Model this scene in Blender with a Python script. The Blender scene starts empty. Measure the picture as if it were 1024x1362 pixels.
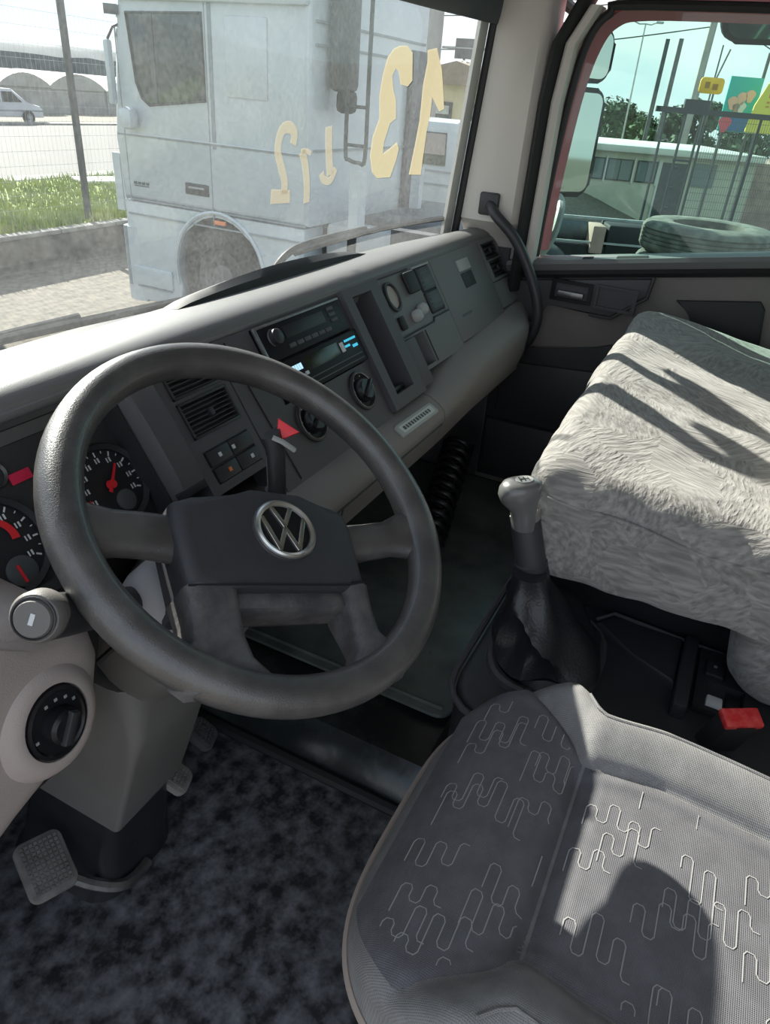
import bpy, bmesh, math, random
from mathutils import Vector, Matrix, noise
random.seed(7)
V = Vector
SC = bpy.context.scene
COL = SC.collection

# ------------------------------------------------------------------ camera
cam_data = bpy.data.cameras.new('camera')
cam = bpy.data.objects.new('camera', cam_data)
COL.objects.link(cam)
RX = V((0.4505, -0.8898, 0.0722)); RD = V((-0.4289, -0.2860, -0.8569))
RX.normalize(); FW = RX.cross(RD).normalized(); UP = -(FW.cross(RX)).normalized()
m3 = Matrix((RX, UP, -FW)).transposed()
cam.matrix_world = Matrix.Translation((-0.95, 0.0, 1.14)) @ m3.to_4x4()
cam_data.sensor_fit = 'VERTICAL'; cam_data.sensor_height = 36.0
cam_data.lens = 935.0 / 1362.0 * 36.0
cam_data.clip_start = 0.02; cam_data.clip_end = 1000
SC.camera = cam

# ------------------------------------------------------------------ view, world, sun
SC.view_settings.view_transform = 'Standard'
SC.view_settings.look = 'None'
SC.view_settings.gamma = 1.0
SC.view_settings.use_curve_mapping = False
SC.view_settings.exposure = 0.95

SUN_EL = math.radians(29.7)
SUN_AZ = V((0.40, 0.917, 0)).normalized()
SUN_DIR = (SUN_AZ * math.cos(SUN_EL) + V((0, 0, math.sin(SUN_EL)))).normalized()

def make_world():
    w = bpy.data.worlds.new('sky'); SC.world = w; w.use_nodes = True
    nt = w.node_tree; nt.nodes.clear()
    N = nt.nodes.new; L = nt.links.new
    out = N('ShaderNodeOutputWorld'); bg = N('ShaderNodeBackground')
    tc = N('ShaderNodeTexCoord')
    sep = N('ShaderNodeSeparateXYZ'); L(tc.outputs['Generated'], sep.inputs[0])
    ramp = N('ShaderNodeValToRGB'); L(sep.outputs['Z'], ramp.inputs[0])
    e = ramp.color_ramp.elements
    e[0].position = 0.0; e[0].color = (0.80, 0.87, 0.93, 1)
    e[1].position = 0.6; e[1].color = (0.26, 0.45, 0.72, 1)
    k = ramp.color_ramp.elements.new(0.2); k.color = (0.52, 0.70, 0.88, 1)
    mp = N('ShaderNodeMapping'); mp.inputs['Scale'].default_value = (1.0, 1.0, 3.2)
    L(tc.outputs['Generated'], mp.inputs[0])
    nz = N('ShaderNodeTexNoise'); nz.inputs['Scale'].default_value = 2.6
    nz.inputs['Detail'].default_value = 7; nz.inputs['Roughness'].default_value = 0.55
    L(mp.outputs[0], nz.inputs[0])
    cr = N('ShaderNodeValToRGB'); L(nz.outputs[0], cr.inputs[0])
    cr.color_ramp.elements[0].position = 0.40; cr.color_ramp.elements[1].position = 0.62
    mx = N('ShaderNodeMix'); mx.data_type = 'RGBA'
    L(cr.outputs[0], mx.inputs[0]); L(ramp.outputs[0], mx.inputs[6])
    mx.inputs[7].default_value = (1.0, 1.0, 1.0, 1)
    L(mx.outputs[2], bg.inputs[0]); bg.inputs[1].default_value = 0.74
    L(bg.outputs[0], out.inputs[0])
make_world()

sun_data = bpy.data.lights.new('sun', 'SUN'); sun_data.energy = 8.0
sun_data.angle = math.radians(0.6); sun_data.color = (1.0, 0.94, 0.84)
sun = bpy.data.objects.new('sun', sun_data); COL.objects.link(sun)
sun.rotation_euler = SUN_DIR.to_track_quat('Z', 'Y').to_euler()
sun.location = (20, 25, 30)

# ------------------------------------------------------------------ materials
MATS = {}
def mat(name, color, rough=0.5, metal=0.0, var=0.0, vscale=8.0, bump=0.0, bscale=200.0, spec=0.5,
        col2=None, lo=0.4, hi=0.65, coat=0.0, sheen=0.0, stretch=(1, 1, 1)):
    if name in MATS: return MATS[name]
    m = bpy.data.materials.new(name); m.use_nodes = True; MATS[name] = m
    nt = m.node_tree; b = nt.nodes['Principled BSDF']; N = nt.nodes.new; L = nt.links.new
    b.inputs['Base Color'].default_value = (*color, 1); b.inputs['Roughness'].default_value = rough
    b.inputs['Metallic'].default_value = metal; b.inputs['Specular IOR Level'].default_value = spec
    b.inputs['Coat Weight'].default_value = coat; b.inputs['Sheen Weight'].default_value = sheen
    tc = N('ShaderNodeTexCoord'); mp = N('ShaderNodeMapping'); L(tc.outputs['Object'], mp.inputs[0])
    mp.inputs['Scale'].default_value = stretch
    if var or col2:
        nz = N('ShaderNodeTexNoise'); nz.inputs['Scale'].default_value = vscale
        nz.inputs['Detail'].default_value = 6; nz.inputs['Roughness'].default_value = 0.6
        L(mp.outputs[0], nz.inputs[0])
        r = N('ShaderNodeValToRGB'); L(nz.outputs[0], r.inputs[0])
        r.color_ramp.elements[0].position = lo; r.color_ramp.elements[1].position = hi
        c2 = col2 or tuple(min(1, c * (1 + var)) for c in color)
        c1 = color if col2 else tuple(c * (1 - var) for c in color)
        r.color_ramp.elements[0].color = (*c1, 1); r.color_ramp.elements[1].color = (*c2, 1)
        L(r.outputs[0], b.inputs['Base Color'])
        rr = N('ShaderNodeMapRange'); L(nz.outputs[0], rr.inputs[0])
        rr.inputs[3].default_value = max(0.02, rough - 0.08); rr.inputs[4].default_value = min(1, rough + 0.08)
        L(rr.outputs[0], b.inputs['Roughness'])
    if bump:
        n2 = N('ShaderNodeTexNoise'); n2.inputs['Scale'].default_value = bscale
        n2.inputs['Detail'].default_value = 3; L(mp.outputs[0], n2.inputs[0])
        bp = N('ShaderNodeBump'); bp.inputs['Strength'].default_value = bump
        bp.inputs['Distance'].default_value = 0.002
        L(n2.outputs[0], bp.inputs['Height']); L(bp.outputs[0], b.inputs['Normal'])
    return m

def emit(name, color, s):
    if name in MATS: return MATS[name]
    m = bpy.data.materials.new(name); m.use_nodes = True; MATS[name] = m
    nt = m.node_tree; b = nt.nodes['Principled BSDF']
    b.inputs['Base Color'].default_value = (*color, 1)
    b.inputs['Emission Color'].default_value = (*color, 1); b.inputs['Emission Strength'].default_value = s
    return m

def glass(name, tint, dirt=0.0, dirt_col=(0.56, 0.59, 0.60), refl=0.06):
    m = bpy.data.materials.new(name); m.use_nodes = True; MATS[name] = m
    nt = m.node_tree; nt.nodes.clear(); N = nt.nodes.new; L = nt.links.new
    out = N('ShaderNodeOutputMaterial'); tr = N('ShaderNodeBsdfTransparent'); tr.inputs[0].default_value = (*tint, 1)
    gl = N('ShaderNodeBsdfGlossy'); gl.inputs['Roughness'].default_value = 0.02
    lw = N('ShaderNodeLayerWeight'); lw.inputs[0].default_value = 0.25
    mr = N('ShaderNodeMapRange'); L(lw.outputs['Facing'], mr.inputs[0])
    mr.inputs[3].default_value = refl * 0.5; mr.inputs[4].default_value = refl * 4
    mx = N('ShaderNodeMixShader'); L(mr.outputs[0], mx.inputs[0]); L(tr.outputs[0], mx.inputs[1]); L(gl.outputs[0], mx.inputs[2])
    last = mx
    if dirt:
        tc = N('ShaderNodeTexCoord')
        n1 = N('ShaderNodeTexNoise'); n1.inputs['Scale'].default_value = 3.0; n1.inputs['Detail'].default_value = 8
        n1.inputs['Roughness'].default_value = 0.7; L(tc.outputs['Object'], n1.inputs[0])
        # wiper arcs: rings around the wiper pivots
        mp = N('ShaderNodeMapping'); mp.inputs['Location'].default_value = (-0.18, 0, 0.02); L(tc.outputs['Object'], mp.inputs[0])
        wv = N('ShaderNodeTexWave'); wv.wave_type = 'RINGS'; wv.rings_direction = 'Y'
        wv.inputs['Scale'].default_value = 1.3; wv.inputs['Distortion'].default_value = 5.0
        wv.inputs['Detail'].default_value = 5; wv.inputs['Detail Scale'].default_value = 2.2
        L(mp.outputs[0], wv.inputs[0])
        pw = N('ShaderNodeMath'); pw.operation = 'POWER'; L(wv.outputs['Fac'], pw.inputs[0]); pw.inputs[1].default_value = 3
        n3 = N('ShaderNodeTexNoise'); n3.inputs['Scale'].default_value = 140; n3.inputs['Detail'].default_value = 3
        L(tc.outputs['Object'], n3.inputs[0])
        r1 = N('ShaderNodeMapRange'); L(n1.outputs[0], r1.inputs[0]); r1.inputs[1].default_value = 0.35; r1.inputs[2].default_value = 0.75
        r1.inputs[3].default_value = dirt * 0.65; r1.inputs[4].default_value = dirt * 1.45
        a = N('ShaderNodeMath'); a.operation = 'MULTIPLY_ADD'; L(pw.outputs[0], a.inputs[0]); a.inputs[1].default_value = dirt * 0.18; L(r1.outputs[0], a.inputs[2])
        r3 = N('ShaderNodeMapRange'); L(n3.outputs[0], r3.inputs[0]); r3.inputs[1].default_value = 0.3; r3.inputs[2].default_value = 0.75
        r3.inputs[3].default_value = 0.75; r3.inputs[4].default_value = 1.35
        mu = N('ShaderNodeMath'); mu.operation = 'MULTIPLY'; L(a.outputs[0], mu.inputs[0]); L(r3.outputs[0], mu.inputs[1])
        df = N('ShaderNodeBsdfDiffuse'); df.inputs[0].default_value = (*dirt_col, 1)
        tl = N('ShaderNodeBsdfTranslucent'); tl.inputs[0].default_value = (*dirt_col, 1)
        md = N('ShaderNodeMixShader'); md.inputs[0].default_value = 0.6; L(df.outputs[0], md.inputs[1]); L(tl.outputs[0], md.inputs[2])
        m2 = N('ShaderNodeMixShader'); L(mu.outputs[0], m2.inputs[0]); L(mx.outputs[0], m2.inputs[1]); L(md.outputs[0], m2.inputs[2])
        last = m2
    L(last.outputs[0], out.inputs[0])
    return m

def plush(name, color):
    """Short pile plush, brushed in patches of different directions."""
    m = bpy.data.materials.new(name); m.use_nodes = True; MATS[name] = m
    nt = m.node_tree; b = nt.nodes['Principled BSDF']; N = nt.nodes.new; L = nt.links.new
    tc = N('ShaderNodeTexCoord')
    nd = N('ShaderNodeTexNoise'); nd.inputs['Scale'].default_value = 9; nd.inputs['Detail'].default_value = 4; L(tc.outputs['Object'], nd.inputs[0])
    vo = N('ShaderNodeTexVoronoi'); vo.inputs['Scale'].default_value = 13
    ad = N('ShaderNodeVectorMath'); ad.operation = 'MULTIPLY_ADD'; L(nd.outputs['Color'], ad.inputs[0]); ad.inputs[1].default_value = (.12, .12, .12)
    L(tc.outputs['Object'], ad.inputs[2]); L(ad.outputs[0], vo.inputs['Vector'])
    sp = N('ShaderNodeSeparateColor'); L(vo.outputs['Color'], sp.inputs[0])
    an = N('ShaderNodeMath'); an.operation = 'MULTIPLY'; an.inputs[1].default_value = 6.28; L(sp.outputs[0], an.inputs[0])
    vr = N('ShaderNodeVectorRotate'); vr.rotation_type = 'AXIS_ANGLE'; vr.inputs['Axis'].default_value = (0.35, 0.1, 1)
    L(tc.outputs['Object'], vr.inputs['Vector']); L(an.outputs[0], vr.inputs['Angle'])
    mp = N('ShaderNodeMapping'); mp.inputs['Scale'].default_value = (170, 14, 90); L(vr.outputs[0], mp.inputs[0])
    st = N('ShaderNodeTexNoise'); st.inputs['Scale'].default_value = 1.0; st.inputs['Detail'].default_value = 3; L(mp.outputs[0], st.inputs[0])
    r = N('ShaderNodeValToRGB'); L(st.outputs[0], r.inputs[0])
    r.color_ramp.elements[0].position = 0.32; r.color_ramp.elements[0].color = (*[c * 0.62 for c in color], 1)
    r.color_ramp.elements[1].position = 0.68; r.color_ramp.elements[1].color = (*[min(1, c * 1.18) for c in color], 1)
    L(r.outputs[0], b.inputs['Base Color'])
    b.inputs['Roughness'].default_value = 0.95; b.inputs['Specular IOR Level'].default_value = 0.1
    b.inputs['Sheen Weight'].default_value = 0.25; b.inputs['Sheen Roughness'].default_value = 0.5
    bp = N('ShaderNodeBump'); bp.inputs['Strength'].default_value = 0.8; bp.inputs['Distance'].default_value = 0.004
    L(st.outputs[0], bp.inputs['Height']); L(bp.outputs[0], b.inputs['Normal'])
    return m

def woven(name, color):
    m = mat(name, color, rough=0.92, spec=0.15, var=0.10, vscale=30)
    nt = m.node_tree; b = nt.nodes['Principled BSDF']; N = nt.nodes.new; L = nt.links.new
    tc = N('ShaderNodeTexCoord')
    w = N('ShaderNodeTexWave'); w.inputs['Scale'].default_value = 160; w.bands_direction = 'X'; L(tc.outputs['Object'], w.inputs[0])
    w2 = N('ShaderNodeTexWave'); w2.inputs['Scale'].default_value = 160; w2.bands_direction = 'Y'; L(tc.outputs['Object'], w2.inputs[0])
    mu = N('ShaderNodeMath'); mu.operation = 'MULTIPLY'; L(w.outputs['Fac'], mu.inputs[0]); L(w2.outputs['Fac'], mu.inputs[1])
    bp = N('ShaderNodeBump'); bp.inputs['Strength'].default_value = 0.5; bp.inputs['Distance'].default_value = 0.0015
    L(mu.outputs[0], bp.inputs['Height']); L(bp.outputs[0], b.inputs['Normal'])
    return m

M = {}
M['dash'] = mat('dark grey moulded plastic', (0.078, 0.075, 0.081), 0.55, bump=0.25, bscale=900, var=0.06, vscale=5)
M['dash_top'] = mat('charcoal pad plastic', (0.145, 0.143, 0.143), 0.42, bump=0.25, bscale=900)
M['dash_dark'] = mat('black moulded plastic', (0.028, 0.028, 0.031), 0.45, bump=0.15, bscale=900)
M['black'] = mat('black matte plastic', (0.011, 0.011, 0.013), 0.6)
M['gloss'] = mat('gloss black plastic', (0.012, 0.012, 0.014), 0.3, spec=0.35)
M['beige'] = mat('warm taupe plastic', (0.40, 0.345, 0.325), 0.55, bump=0.25, bscale=900, var=0.04, vscale=6)
M['bolster'] = mat('grey taupe soft plastic', (0.19, 0.178, 0.172), 0.6, bump=0.25, bscale=900, var=0.05, vscale=6)
M['column'] = mat('grey column plastic', (0.150, 0.141, 0.134), 0.55, bump=0.2, bscale=900, var=0.06, vscale=9)
M['wheel'] = mat('worn charcoal wheel foam', (0.060, 0.056, 0.056), 0.36, spec=0.8, coat=0.25, bump=0.3, bscale=700, col2=(0.10, 0.094, 0.090), vscale=22)
M['wheelpad'] = mat('charcoal hub plastic', (0.040, 0.040, 0.046), 0.5, bump=0.3, bscale=900, var=0.08, vscale=30)
M['wheelworn'] = mat('scuffed grey hub leg', (0.07, 0.067, 0.070), 0.5, bump=0.4, bscale=300, col2=(0.125, 0.12, 0.12), vscale=34)
M['chrome'] = mat('satin chrome', (0.62, 0.61, 0.58), 0.28, metal=1.0)
M['pillar'] = mat('pale grey pillar trim', (0.56, 0.525, 0.485), 0.7, bump=0.2, bscale=600)
M['headliner'] = mat('dark header trim', (0.07, 0.085, 0.09), 0.8, bump=0.2, bscale=400)
M['rubber'] = mat('black rubber', (0.014, 0.014, 0.015), 0.6)
M['door'] = mat('grey brown door panel', (0.165, 0.148, 0.142), 0.65, bump=0.3, bscale=700, var=0.04, vscale=6)
M['door_dark'] = mat('dark door trim', (0.050, 0.050, 0.055), 0.55, bump=0.2, bscale=900)
M['floor'] = mat('dusty black floor rubber', (0.026, 0.027, 0.032), 0.42, bump=0.6, bscale=70, col2=(0.23, 0.235, 0.255), vscale=34, lo=0.38, hi=0.78)
M['tunnelmat'] = mat('glossy black engine cover mat', (0.018, 0.021, 0.021), 0.18, bump=0.35, bscale=18, col2=(0.05, 0.058, 0.056), vscale=9, lo=0.5, hi=0.7)
M['console'] = mat('dark console plastic', (0.036, 0.038, 0.042), 0.45, bump=0.2, bscale=900, var=0.1, vscale=20)
M['radio'] = mat('satin black radio face', (0.012, 0.012, 0.015), 0.5, spec=0.2)
M['leather'] = mat('black leatherette', (0.022, 0.022, 0.025), 0.33, bump=0.4, bscale=260)
M['knob'] = mat('grey worn knob plastic', (0.13, 0.13, 0.128), 0.28, coat=0.4)
M['seat_fab'] = woven('charcoal woven fabric', (0.150, 0.148, 0.160))
M['seat_side'] = woven('grey plain fabric', (0.25, 0.245, 0.245))
M['thread'] = mat('pale grey thread', (0.36, 0.355, 0.35), 0.9)
M['piping'] = mat('tan edging', (0.36, 0.30, 0.26), 0.8)
M['plush'] = plush('light grey plush', (0.28, 0.268, 0.252))
M['red'] = mat('red plastic', (0.75, 0.012, 0.02), 0.3)
M['redbuckle'] = mat('worn red plastic', (0.62, 0.02, 0.025), 0.4, col2=(0.75, 0.10, 0.09), vscale=60)
M['gauge'] = mat('gauge face black', (0.014, 0.015, 0.018), 0.5)
M['white_print'] = mat('white print', (0.62, 0.64, 0.66), 0.6)
M['greytab'] = mat('pale grey plastic', (0.33, 0.34, 0.33), 0.5)
M['needle'] = mat('red needle', (0.72, 0.02, 0.03), 0.5)
M['lcd'] = emit('cyan display', (0.05, 0.42, 0.60), 0.55)
M['lcd2'] = emit('pale display', (0.45, 0.70, 0.85), 0.5)
M['lamp_red'] = emit('red tell tale', (0.45, 0.01, 0.05), 0.05)
M['metal'] = mat('dull steel', (0.30, 0.30, 0.30), 0.42, metal=0.9, var=0.2, vscale=30)
M['pedal'] = mat('grey pedal rubber', (0.20, 0.185, 0.175), 0.7, var=0.2, vscale=40)
M['boot'] = mat('black gaiter rubber', (0.018, 0.019, 0.022), 0.3, bump=0.1, bscale=60, col2=(0.30, 0.19, 0.13), vscale=15, lo=0.69, hi=0.72)
def translucent(name, c, thin=0.0):
    m = bpy.data.materials.new(name); m.use_nodes = True; nt = m.node_tree; nt.nodes.clear()
    out = nt.nodes.new('ShaderNodeOutputMaterial'); d = nt.nodes.new('ShaderNodeBsdfDiffuse'); t = nt.nodes.new('ShaderNodeBsdfTranslucent'); mx = nt.nodes.new('ShaderNodeMixShader')
    d.inputs[0].default_value = (*c, 1); t.inputs[0].default_value = (*c, 1); mx.inputs[0].default_value = 0.42
    nt.links.new(d.outputs[0], mx.inputs[1]); nt.links.new(t.outputs[0], mx.inputs[2]); 
    tr = nt.nodes.new('ShaderNodeBsdfTransparent'); m2 = nt.nodes.new('ShaderNodeMixShader'); m2.inputs[0].default_value = thin
    nt.links.new(mx.outputs[0], m2.inputs[1]); nt.links.new(tr.outputs[0], m2.inputs[2]); nt.links.new(m2.outputs[0], out.inputs[0]); return m
M['cream_paint'] = translucent('cream window paint', (0.40, 0.345, 0.235))
M['cream_thin'] = translucent('thin cream window paint', (0.40, 0.34, 0.235), 0.40)
M['wind'] = glass('dusty windscreen glass', (0.93, 0.975, 0.97), dirt=0.088)
M['sideglass'] = glass('green tinted side glass', (0.72, 0.88, 0.83), refl=0.05)
M['redreflection'] = mat('red reflection colour', (0.62, 0.13, 0.18), 0.4, coat=0.3)
M['mirror'] = mat('mirror glass', (0.55, 0.57, 0.54), 0.04, metal=1.0)
M['whitepaint'] = mat('white truck paint', (0.45, 0.50, 0.52), 0.3, var=0.05, vscale=1.5, coat=0.3)
M['paintline'] = mat('shut line grey', (0.22, 0.25, 0.26), 0.6)
M['darkglass'] = mat('dark vehicle glass', (0.03, 0.045, 0.045), 0.08)
M['tyre'] = mat('tyre rubber', (0.022, 0.022, 0.022), 0.8, bump=0.4, bscale=60)
M['oldtyre'] = mat('weathered tyre rubber', (0.07, 0.07, 0.06), 0.85, col2=(0.16, 0.155, 0.13), vscale=9, bump=0.4, bscale=50)
M['greymetal'] = mat('grey painted metal', (0.075, 0.082, 0.085), 0.55, var=0.2, vscale=7)
M['galv'] = mat('pale galvanised metal', (0.35, 0.36, 0.36), 0.5, var=0.15, vscale=5)
M['concrete'] = mat('weathered concrete', (0.24, 0.235, 0.22), 0.9, bump=0.6, bscale=30, col2=(0.13, 0.128, 0.12), vscale=4)
M['kerb'] = mat('stained kerb wall', (0.11, 0.104, 0.096), 0.9, bump=0.6, bscale=25, col2=(0.06, 0.056, 0.052), vscale=3.5)
M['paving'] = mat('trodden earth and cobbles', (0.165, 0.145, 0.115), 0.95, bump=1.0, bscale=14, col2=(0.09, 0.08, 0.066), vscale=9)
M['asphalt'] = mat('pale road surface', (0.105, 0.103, 0.10), 0.9, var=0.1, vscale=0.7, bump=0.3, bscale=20)
M['grassbase'] = mat('grass soil', (0.16, 0.22, 0.04), 0.95, col2=(0.26, 0.34, 0.07), vscale=2)
M['grass'] = mat('grass blades', (0.14, 0.21, 0.025), 0.8, col2=(0.30, 0.34, 0.06), vscale=1.2)
M['leaf'] = mat('tree leaves', (0.035, 0.07, 0.028), 0.8, col2=(0.07, 0.12, 0.045), vscale=1.5)
M['bark'] = mat('bark', (0.07, 0.055, 0.045), 0.9)
M['hill'] = mat('wooded hillside', (0.022, 0.042, 0.060), 0.95, col2=(0.04, 0.065, 0.08), vscale=0.12)
M['cream_wall'] = mat('cream render', (0.52, 0.51, 0.42), 0.9, var=0.06, vscale=2)
M['whitewall'] = mat('white render', (0.60, 0.60, 0.55), 0.85)
M['sheet'] = mat('pale sheeting', (0.34, 0.335, 0.31), 0.8, var=0.12, vscale=0.5)
M['sheet2'] = mat('grey plastic sheeting', (0.30, 0.30, 0.28), 0.8, var=0.15, vscale=0.6)
M['pole'] = mat('concrete pole', (0.30, 0.29, 0.27), 0.9, var=0.1, vscale=2)
M['darkpost'] = mat('dark painted post', (0.035, 0.042, 0.045), 0.6)
M['signyel'] = mat('yellow sign', (0.80, 0.46, 0.02), 0.6, var=0.06, vscale=3)
M['banyel'] = mat('yellow banner', (0.78, 0.66, 0.10), 0.7, var=0.05, vscale=2)
M['teal'] = mat('teal banner', (0.03, 0.42, 0.40), 0.7)
M['blue'] = mat('blue panel', (0.04, 0.16, 0.42), 0.7)
M['pinkred'] = mat('pinkish red', (0.70, 0.10, 0.16), 0.7)
M['skin'] = mat('pale pink print', (0.70, 0.42, 0.34), 0.7)
M['orange'] = mat('orange lens', (0.75, 0.20, 0.05), 0.4)
M['brick_wall'] = mat('reddish block wall', (0.36, 0.25, 0.21), 0.9, var=0.2, vscale=3)
M['greendark'] = mat('dark green case', (0.05, 0.075, 0.065), 0.5)
M['panelgreen'] = mat('grey dash panel', (0.145, 0.148, 0.148), 0.55, bump=0.2, bscale=900)

# ------------------------------------------------------------------ geometry collector
def frame(o, x, y=None, z=None):
    o = V(o); x = V(x).normalized()
    if z is not None:
        z = V(z); z = (z - x * z.dot(x)).normalized(); y = z.cross(x)
    else:
        y = V(y); y = (y - x * y.dot(x)).normalized(); z = x.cross(y)
    m = Matrix((x, y, z)).transposed().to_4x4(); m.translation = o
    return m
def sideframe(x):      # u = +Y, v = +Z, n = -X (towards our cab)
    return Matrix(((0, 0, -1, x), (1, 0, 0, 0), (0, 1, 0, 0), (0, 0, 0, 1)))

class G:
    def __init__(s): s.v = []; s.f = []; s.mi = []
    def add(s, vs, fs, m=0, T=None):
        o = len(s.v)
        if T is not None and T.to_3x3().determinant() < 0: fs = [tuple(f)[::-1] for f in fs]
        s.v += [tuple(T @ V(p)) if T is not None else tuple(p) for p in vs]
        s.f += [tuple(i + o for i in f) for f in fs]; s.mi += [m] * len(fs); return s
    def addbm(s, bm, T=None, m=0):
        bm.verts.index_update()
        s.add([v.co.copy() for v in bm.verts], [[v.index for v in f.verts] for f in bm.faces], m, T); bm.free(); return s
    def box(s, x0, x1, y0, y1, z0, z1, bev=0.0, T=None, m=0, seg=2):
        vs = [(x, y, z) for z in (z0, z1) for y in (y0, y1) for x in (x0, x1)]
        fs = [(0, 2, 3, 1), (4, 5, 7, 6), (0, 1, 5, 4), (2, 6, 7, 3), (0, 4, 6, 2), (1, 3, 7, 5)]
        if not bev: return s.add(vs, fs, m, T)
        bm = bmesh.new(); bv = [bm.verts.new(p) for p in vs]
        for f in fs: bm.faces.new([bv[i] for i in f])
        bev = min(bev, 0.49 * min(x1 - x0, y1 - y0, z1 - z0))
        bmesh.ops.bevel(bm, geom=bm.edges[:] + bm.verts[:], offset=bev, segments=seg, affect='EDGES', profile=0.5)
        return s.addbm(bm, T, m)
    def prism(s, poly, z0, z1, bev=0.0, T=None, m=0, seg=2):
        """poly in the frame's xy plane (counter clockwise), extruded z0..z1; bevel on the z1 rim."""
        a = sum(poly[i][0] * poly[(i + 1) % len(poly)][1] - poly[(i + 1) % len(poly)][0] * poly[i][1] for i in range(len(poly)))
        if a < 0: poly = poly[::-1]
        n = len(poly); bm = bmesh.new()
        lo = [bm.verts.new((p[0], p[1], z0)) for p in poly]; hi = [bm.verts.new((p[0], p[1], z1)) for p in poly]
        bm.faces.new(lo[::-1]); top = bm.faces.new(hi)
        for i in range(n): bm.faces.new((lo[i], lo[(i + 1) % n], hi[(i + 1) % n], hi[i]))
        if bev: bmesh.ops.bevel(bm, geom=list(top.edges), offset=bev, segments=seg, affect='EDGES', profile=0.5)
        return s.addbm(bm, T, m)
    def lathe(s, prof, n=24, T=None, m=0, a0=0, a1=2 * math.pi):
        full = abs(a1 - a0 - 2 * math.pi) < 1e-6; k = n if full else n + 1
        vs = [(r * math.cos(a0 + (a1 - a0) * i / n), r * math.sin(a0 + (a1 - a0) * i / n), z) for r, z in prof for i in range(k)]
        fs = []
        for j in range(len(prof) - 1):
            for i in range(n):
                i2 = (i + 1) % k
                fs.append((j * k + i, j * k + i2, (j + 1) * k + i2, (j + 1) * k + i))
        return s.add(vs, fs, m, T)
    def tube(s, pts, r, n=8, closed=False, m=0, T=None, flat=1.0):
        pts = [V(p) for p in pts]; k = len(pts)
        rs = r if isinstance(r, (list, tuple)) else [r] * k
        tang = []
        for i in range(k):
            a = pts[(i - 1) % k] if (closed or i > 0) else pts[i]; b = pts[(i + 1) % k] if (closed or i < k - 1) else pts[i]
            tang.append((b - a).normalized())
        up = V((0, 0, 1)) if abs(tang[0].z) < 0.9 else V((1, 0, 0))
        nx = (up - tang[0] * up.dot(tang[0])).normalized(); vs = []; fs = []
        for i in range(k):
            t = tang[i]; nx = (nx - t * nx.dot(t)).normalized(); ny = t.cross(nx)
            for j in range(n):
                a = 2 * math.pi * j / n
                vs.append(pts[i] + nx * (rs[i] * math.cos(a)) + ny * (rs[i] * flat * math.sin(a)))
        for i in range(k if closed else k - 1):
            i2 = (i + 1) % k
            for j in range(n): fs.append((i * n + j, i * n + (j + 1) % n, i2 * n + (j + 1) % n, i2 * n + j))
        if not closed: fs += [tuple(range(n))[::-1], tuple((k - 1) * n + j for j in range(n))]
        return s.add(vs, fs, m, T)
    def loft(s, rings, caps=True, closed=True, m=0, T=None):
        n = len(rings[0]); vs = [p for r in rings for p in r]; fs = []
        for i in range(len(rings) - 1):
            for j in range(n if closed else n - 1):
                j2 = (j + 1) % n
                fs.append((i * n + j, i * n + j2, (i + 1) * n + j2, (i + 1) * n + j))
        if caps and closed: fs += [tuple(range(n))[::-1], tuple((len(rings) - 1) * n + j for j in range(n))]
        return s.add(vs, fs, m, T)
    def grid(s, fn, nu, nv, m=0, T=None):
        vs = [fn(i / nu, j / nv) for j in range(nv + 1) for i in range(nu + 1)]
        fs = [(j * (nu + 1) + i, j * (nu + 1) + i + 1, (j + 1) * (nu + 1) + i + 1, (j + 1) * (nu + 1) + i) for j in range(nv) for i in range(nu)]
        return s.add(vs, fs, m, T)
    def holed(s, x0, x1, y0, y1, th, holes, T=None, m=0, floor=True):
        """plate (front at z=0, back at -th) with rectangular pockets (hx0,hx1,hy0,hy1,depth)."""
        xs = sorted({x0, x1, *[h[0] for h in holes], *[h[1] for h in holes]}); ys = sorted({y0, y1, *[h[2] for h in holes], *[h[3] for h in holes]})
        for i in range(len(xs) - 1):
            for j in range(len(ys) - 1):
                cx = (xs[i] + xs[i + 1]) / 2; cy = (ys[j] + ys[j + 1]) / 2
                if any(h[0] < cx < h[1] and h[2] < cy < h[3] for h in holes): continue
                s.add([(xs[i], ys[j], 0), (xs[i + 1], ys[j], 0), (xs[i + 1], ys[j + 1], 0), (xs[i], ys[j + 1], 0)], [(0, 1, 2, 3)], m, T)
        c = [(x0, y0), (x1, y0), (x1, y1), (x0, y1)]
        for i in range(4):
            a, b = c[i], c[(i + 1) % 4]
            s.add([(*a, -th), (*b, -th), (*b, 0), (*a, 0)], [(0, 1, 2, 3)], m, T)
        for h in holes:
            c = [(h[0], h[2]), (h[1], h[2]), (h[1], h[3]), (h[0], h[3])]
            for i in range(4):
                a, b = c[i], c[(i + 1) % 4]
                s.add([(*a, 0), (*b, 0), (*b, -h[4]), (*a, -h[4])], [(0, 1, 2, 3)], m, T)
            if floor: s.add([(*p, -h[4]) for p in c], [(0, 1, 2, 3)], m, T)
        return s

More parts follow.
